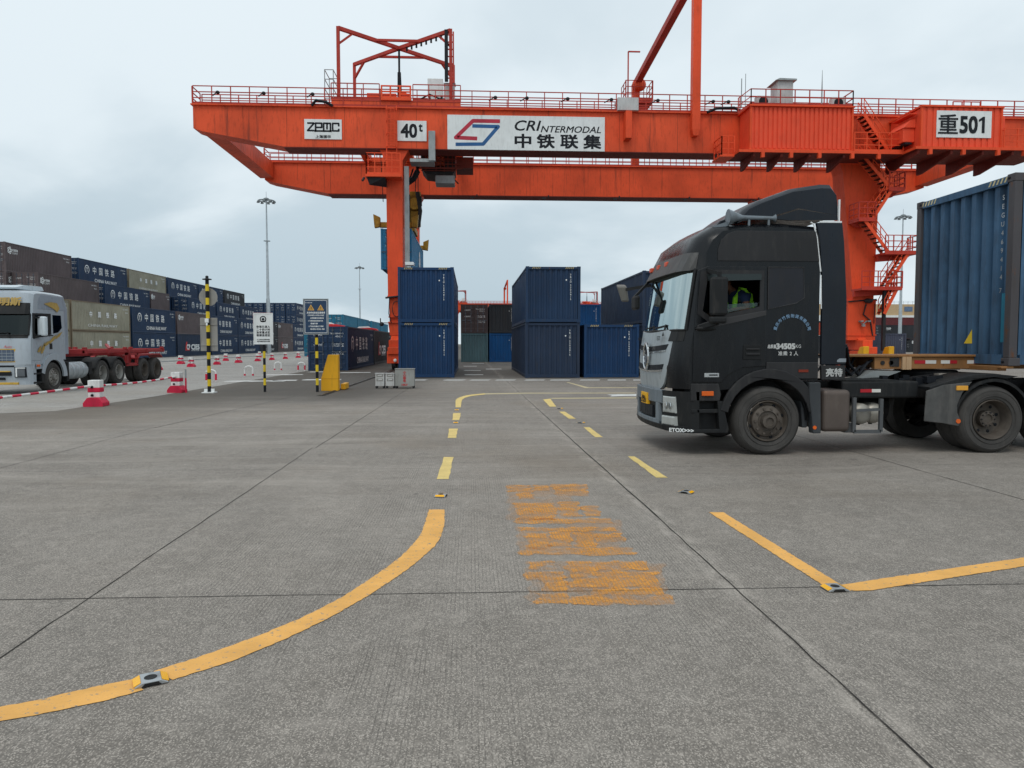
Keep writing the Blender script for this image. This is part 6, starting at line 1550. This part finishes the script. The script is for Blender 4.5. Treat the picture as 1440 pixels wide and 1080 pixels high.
high_mast((80.5, 135), 25.5, "light mast right of the crane stairs, before the beige building")

# ------------------------------------------------------------------ striped sign posts
def striped_post(h, r, parent, step=.2):
    y, k = MB(), MB(); n = int(h / step + .5)
    for i in range(n):
        (k if i % 2 == 0 else y).cyl((0, 0, i * step), 'z', r, min(step, h - i * step), 12)
    p = k.build("post", INK, parent); y.build("yellow_bands", YBLK, p)
    return p
def framed_board(name, w, h, z0, mat, fmat, parent, yy=-.05):
    b = MB(); b.box(-w / 2, w / 2, yy - .02, yy, z0, z0 + h); p = b.build(name, mat, parent, bevel=.004)
    b = MB()
    for x in (-1, 1): b.box(*sorted((x * w / 2, x * (w / 2 + .03))), yy - .03, yy + .015, z0 - .03, z0 + h + .03)
    for z in (z0 - .03, z0 + h): b.box(-w / 2, w / 2, yy - .03, yy + .015, z, z + .03)
    b.build("board_frame", fmat, p)
    return p
BACK = paint("sign_back_grey", (.30, .29, .27), .5, .2, var=.1)
s1 = thing("sign_post", "tall black and yellow post carrying a round and a square sign seen from behind", "sign post", (-8.9, 25.7, 0))
striped_post(3.85, .06, s1, .23)
b = MB(); b.lathe([(.15, 0), (.15, .03), (.05, .05), (.05, .12), (.02, .14)], (0, 0, 3.83), 'z', 14); b.build("post_cap", DARK, s1)
b = MB(); b.lathe([(.31, 0), (.31, .012), (.29, .02), (.001, .02)], (0, .075, 3.25), 'y', 28); b.build("round_sign_back", BACK, s1, True)
b = MB(); b.box(-.29, .29, .07, .085, 1.42, 2.55); b.box(-.29, .29, .05, .07, 1.6, 1.64); b.box(-.29, .29, .05, .07, 2.3, 2.34); b.build("square_sign_back", BACK, s1, bevel=.01)
b = MB(); b.box(-.06, .06, -.14, -.06, 2.38, 2.52); b.tube([(0, -.1, 2.38), (0, -.12, 2.28)], .03, 8); b.build("camera_box", WHITE, s1, bevel=.02)
b = MB(); b.box(-.20, .20, -.20, .20, 0, .03)
for a in range(4): b.hexa([(-.02, .06, .03), (.02, .06, .03), (.02, .18, .03), (-.02, .18, .03), (-.02, .06, .16), (.02, .06, .16), (.02, .07, .16), (-.02, .07, .16)]) if a == 0 else None
b.box(-.17, -.06, -.02, .02, .03, .14); b.box(.06, .17, -.02, .02, .03, .14)
b.build("base_plate", WHITE, s1)

s2 = thing("notice_board", "white notice board with police style badge and Chinese text on a striped post", "notice board", (-7.15, 26.1, 0))
striped_post(1.75, .045, s2, .235)
bd2 = framed_board("board", .60, 1.02, 1.68, WHITE, WHITE, s2)
b = MB(); b.box(-.31, .31, -.075, -.06, 2.70, 2.735); b.box(-.335, -.31, -.075, -.06, 2.3, 2.735); b.build("red_edge", RED, s2)
f = Flat(); f.ring(0, .84, .075, .11, 0, 360, n=24); f.ring(0, .84, 0, .05, 0, 360, m=1, n=20)
f.poly([(-.08, .74), (.08, .74), (.1, .785), (-.1, .785)]); f.poly([(-.05, .83), (0, .89), (.05, .83), (.035, .80), (-.035, .80)])
for i, row in enumerate(("你现已进入", "二十四小时", "治安重点区", "视频监控区")):
    for k, ch in enumerate(row): f.text(ch, -.19 + k * .095, .545 - i * .098, .085, bold=.035)
for i, row in enumerate(("为了您的安全请遵守规定", "发现可疑情况请及时报警")): f.text(row, 0, .135 - i * .065, .05, bold=.02, fit=(.44, .045))
f.build("lettering", [INK, paint("badge_grey", (.30, .32, .36), .5)], bd2, (0, -.072, 1.68), (1, 0, 0), (0, 0, 1))

BOARD = paint("board_blue", (.030, .060, .115), .45, var=.06, dirt_amt=.1)
s3 = thing("warning_board", "dark blue warning board with two yellow triangles on a striped post", "warning board", (-5.33, 26.0, 0))
striped_post(2.0, .05, s3, .235)
bd3 = framed_board("board", .80, 1.17, 2.02, BOARD, STEEL, s3)
f = Flat(); f.line([(-.375, .03), (.375, .03), (.375, 1.14), (-.375, 1.14), (-.375, .03)], .014)
f.text("安全警示牌", -.24, 1.065, .06, fit=(.24, .045))
for x, dbl in ((-.165, 1), (.165, 0)):
    f.poly([(x - .115, .80), (x + .115, .80), (x, 1.0)], 1); f.poly([(x - .075, .82), (x + .075, .82), (x, .955)], 2, .001)
    f.poly([(x - .06, .825), (x + .06, .825), (x, .935)], 1, .002)
    for dx_ in ((-.022, .022) if dbl else (0,)):
        f.rect(x + dx_ - .010, x + dx_ + .010, .858, .905, 2, .003); f.rect(x + dx_ - .010, x + dx_ + .010, .832, .850, 2, .003)
f.text("叉车作业安全注意事项", 0, .72, .07, bold=.04, fit=(.62, .065))
for i, (row, x, w) in enumerate((("1 作业时禁止人员进入吊装区", 0, .56), ("必须佩戴安全帽进场", .04, .46), ("2 车辆按规定路线行驶", -.01, .5), ("限速行驶", -.06, .24), ("3 严禁在起重机下停留", 0, .5), ("服从现场人员的统一指挥", .05, .48))):
    f.text(row, x, .63 - i * .095, .05, bold=.03, fit=(w, .05))
f.build("lettering", [WHITE_L, paint("triangle_amber", (.75, .42, .10), .5, var=.05), INK], bd3, (0, -.072, 2.02), (1, 0, 0), (0, 0, 1))

# ------------------------------------------------------------------ crane end stop, cabinets
bf = thing("buffer_stop", "yellow wedge shaped crane rail buffer stop beside the warning board", "buffer stop", (-4.99, 26.7, 0), R(2))
b = MB()
b.prism([(-.31, 0), (.28, 0), (.28, 1.28), (-.06, 1.28), (-.31, .43)], 'y', -.22, .22); b.build("wedge_body", YELLOW, bf, bevel=.012)
b = MB(); b.box(-.318, .286, -.228, .228, .43, .442); b.build("weld_seam", paint("dark_yellow", (.5, .24, .015), .5), bf)
b = MB(); b.box(.30, .46, .3, 1.3, .02, .22); b.build("foot_plate", YELLOW, bf, bevel=.01)
def cabinet(name, label, w, d, h, loc, mat, grp=None):
    c = thing(name, label, "cabinet", loc, 0, grp)
    b = MB(); b.box(-w / 2, w / 2, -d / 2, d / 2, .09, h); b.build("housing", mat, c, bevel=.008)
    for sx in (-1, 1):
        for sy in (-1, 1):
            b = MB(); b.box(*sorted((sx * w / 2 * .98, sx * (w / 2 - .06))), *sorted((sy * d / 2 * .98, sy * (d / 2 - .06))), 0, .088); b.build("leg", DARK, c)
    b = MB(); b.box(-w / 2 - .015, w / 2 + .015, -d / 2 - .015, d / 2 + .015, h, h + .02); b.build("lid", mat, c)
    return c
c1 = cabinet("power_cabinet", "grey steel power cabinet with red Chinese writing by the crane leg", .70, .5, .72, (-2.47, 28.0, 0), CABG)
f = Flat()
for i, ch in enumerate("小心触电"): f.text(ch, 0, .56 - i * .105, .11, bold=.03)
f.text("10KV", 0, .14, .1, bold=.03, fit=(.22, .07)); f.build("red_lettering", RED, c1, (0, -.254, 0), (1, 0, 0), (0, 0, 1))
for x, lb in ((-3.40, "left of the two small white meter boxes beside the power cabinet"), (-3.02, "right of the two small white meter boxes, next to the power cabinet")):
    c = cabinet("meter_box", lb, .33, .3, .55, (x, 28.0, 0), CABW, "meter boxes by the crane leg")
    f = Flat()
    for z in (.32, .48): f.rect(-.12, .12, z - .05, z + .05, 0); f.line([(-.08, z), (.08, z + .02)], .02, 1, .001)
    f.build("door_panel", [BACK, WHITE_L], c, (0, -.1545, 0), (1, 0, 0), (0, 0, 1))

# ------------------------------------------------------------------ red and white barrier blocks, striped poles, hoops
BARW = paint("barrier_white", (.72, .72, .70), .5, var=.08, dirt_amt=.45); BARR = paint("barrier_red", (.58, .02, .06), .5, var=.12, dirt_amt=.35)
def barrier_proto(label):
    r = thing("barrier_block", label, "barrier", (0, 0, 0), 0, "red and white barrier blocks")
    b = MB()
    b.prism([(-.25, 0), (.25, 0), (.25, .10), (.14, .24), (-.14, .24), (-.25, .10)], 'y', -.24, .24); b.box(-.155, .155, -.15, .15, .38, .50); b.build("red_base", BARR, r, bevel=.015)
    b = MB(); b.box(-.145, .145, -.14, .14, .24, .38); b.box(-.15, .15, -.145, .145, .50, .70); b.build("white_head", BARW, r, bevel=.012)
    b = MB()
    for z in (.30, .52): b.cyl((-.04, -.165, z), 'y', .035, .02, 12)
    b.build("pole_socket", INK, r)
    return r
spots = [((-10.05, 20.4), "nearest red and white barrier block, at the end of the striped pole"), ((-10.05, 25.9), "red and white barrier block left of the tall striped sign post, with a thin stick"),
         ((-19.75, 47.8), "barrier block just behind the red trailer's tail"), ((-20.0, 54.2), "barrier block on the near line, first right of the red trailer"), ((-20.1, 59.9), "barrier block on the near line directly left of the sign post"),
         ((-20.15, 65.5), "barrier block on the near line, second right of the sign post"), ((-20.2, 71.5), "barrier block on the near line left of the white notice's post"), ((-20.2, 76.5), "barrier block on the near line just right of the white notice's post"),
         ((-20.2, 82), "barrier block third from the right end of the near line"), ((-20.2, 88), "barrier block second from the right end of the near line"), ((-20.4, 95), "farthest barrier block on the near line, left of the warning board"),
         ((-23.6, 61.7), "barrier block on the far line right of the red trailer"), ((-23.6, 72.8), "barrier block on the far line right of the sign post"), ((-25.5, 91), "barrier block on the far line behind the white notice's post")]
proto = None
for k, ((x, y), lb) in enumerate(spots):
    if proto is None: proto = o = barrier_proto(lb)
    else: o = copy_tree(proto)
    o.location = (x, y, .004 if x < -10.5 else 0); o.rotation_euler.z = random.uniform(-.2, .2) if k > 1 else (.1, -.05)[k]; o["label"] = lb
    if k > 10 or k > 1: o.scale = (1, 1, 1)
def striped_pole(p, q, r, label, seg=.32):
    mid = (Vector(p) + Vector(q)) / 2; t = thing("striped_pole", label, "barrier pole", tuple(mid), 0, "striped barrier poles")
    L = (Vector(q) - Vector(p)).length; n = int(L / seg); a, w = MB(off=mid), MB(off=mid)
    for i in range(n):
        s0 = Vector(p).lerp(Vector(q), i / n); s1_ = Vector(p).lerp(Vector(q), (i + 1) / n); sag = lambda s: Vector((s.x, s.y, s.z - .05 * math.sin(math.pi * (s - Vector(p)).length / L)))
        (a if i % 2 else w).tube([sag(s0), sag(s1_)], r, 8)
    m = a.build("red_bands", BARR, t); w.build("white_bands", BARW, t)
striped_pole((-10.05, 20.25, .55), (-10.05, 25.75, .55), .03, "red and white striped pole between the two nearest barrier blocks")
striped_pole((-10.35, 11.5, .56), (-10.1, 20.2, .55), .03, "red and white striped pole leaving the photo at the left edge")
for i, (p, q) in enumerate((((-20.0, 47.8, .5), (-20.2, 71, .5)), ((-20.2, 71, .5), (-20.4, 95, .5)))):
    t_ = thing("guard_rail", ("grey guard pipe joining the near half of the barrier line", "grey guard pipe joining the far half of the barrier line")[i], "guard pipe", p, 0, "guard pipes")
    MB(off=p).tube([p, q], .035, 6).build("pipe", STEEL, t_)
st = thing("marker_stick", "thin red and grey upright stick beside the second barrier block", "stick", (-9.72, 25.8, 0))
b = MB(); b.cyl((0, 0, 0), 'z', .03, .5, 8); b.build("red_lower", BARR, st); b = MB(); b.cyl((0, 0, .5), 'z', .028, .3, 8); b.build("grey_upper", STEEL, st)
def hoop(loc, label, red):
    h = thing("hoop_bollard", label, "hoop bollard", (loc[0], loc[1], 0), R(8), "white hoop bollards along the road edge")
    pts = [(-.20, 0, 0), (-.20, 0, .36)] + [(-.20 + .20 * (1 - math.cos(R(a))), 0, .36 + .15 * math.sin(R(a))) for a in range(20, 180, 20)] + [(.20, 0, .36), (.20, 0, 0)]
    b = MB(); b.tube(pts, .042, 10); b.build("hoop", BARW, h, True)
    b = MB()
    for s in (-1, 1):
        b.cyl((s * .20, 0, .03 if not red else .06), 'z', .048, .09 if not red else .28, 10)
    b.build("red_band", BARR, h, True)
hoop(G(297, 536.5), "hoop bollard with long red bands behind the tall striped post", True)
hoop(G(350, 529), "white hoop bollard between the striped post and the white notice", False)
hoop(G(391, 521), "white hoop bollard between the white notice and the warning board", False)
hoop(G(424, 521.5), "hoop bollard with long red bands left of the yellow buffer", True)
# crane rails set in the ground
for x in (-4.82, 26.0):
    rl = MB(); rl.box(x - .035, x + .035, 24 if x < 0 else 20, 120, .0, .03); rl = rl.build("crane_rail", paint("rail_steel", (.10, .085, .07), .4, .6), None)
    tag(rl, "steel crane rail running back from the yellow buffer stop" if x < 0 else "steel crane rail under the right crane leg", "rail", "crane rails")
    sheet("rail_channel", [[(x - .14, 24), (x + .14, 24), (x + .14, 120), (x - .14, 120)]], JT, .0045)
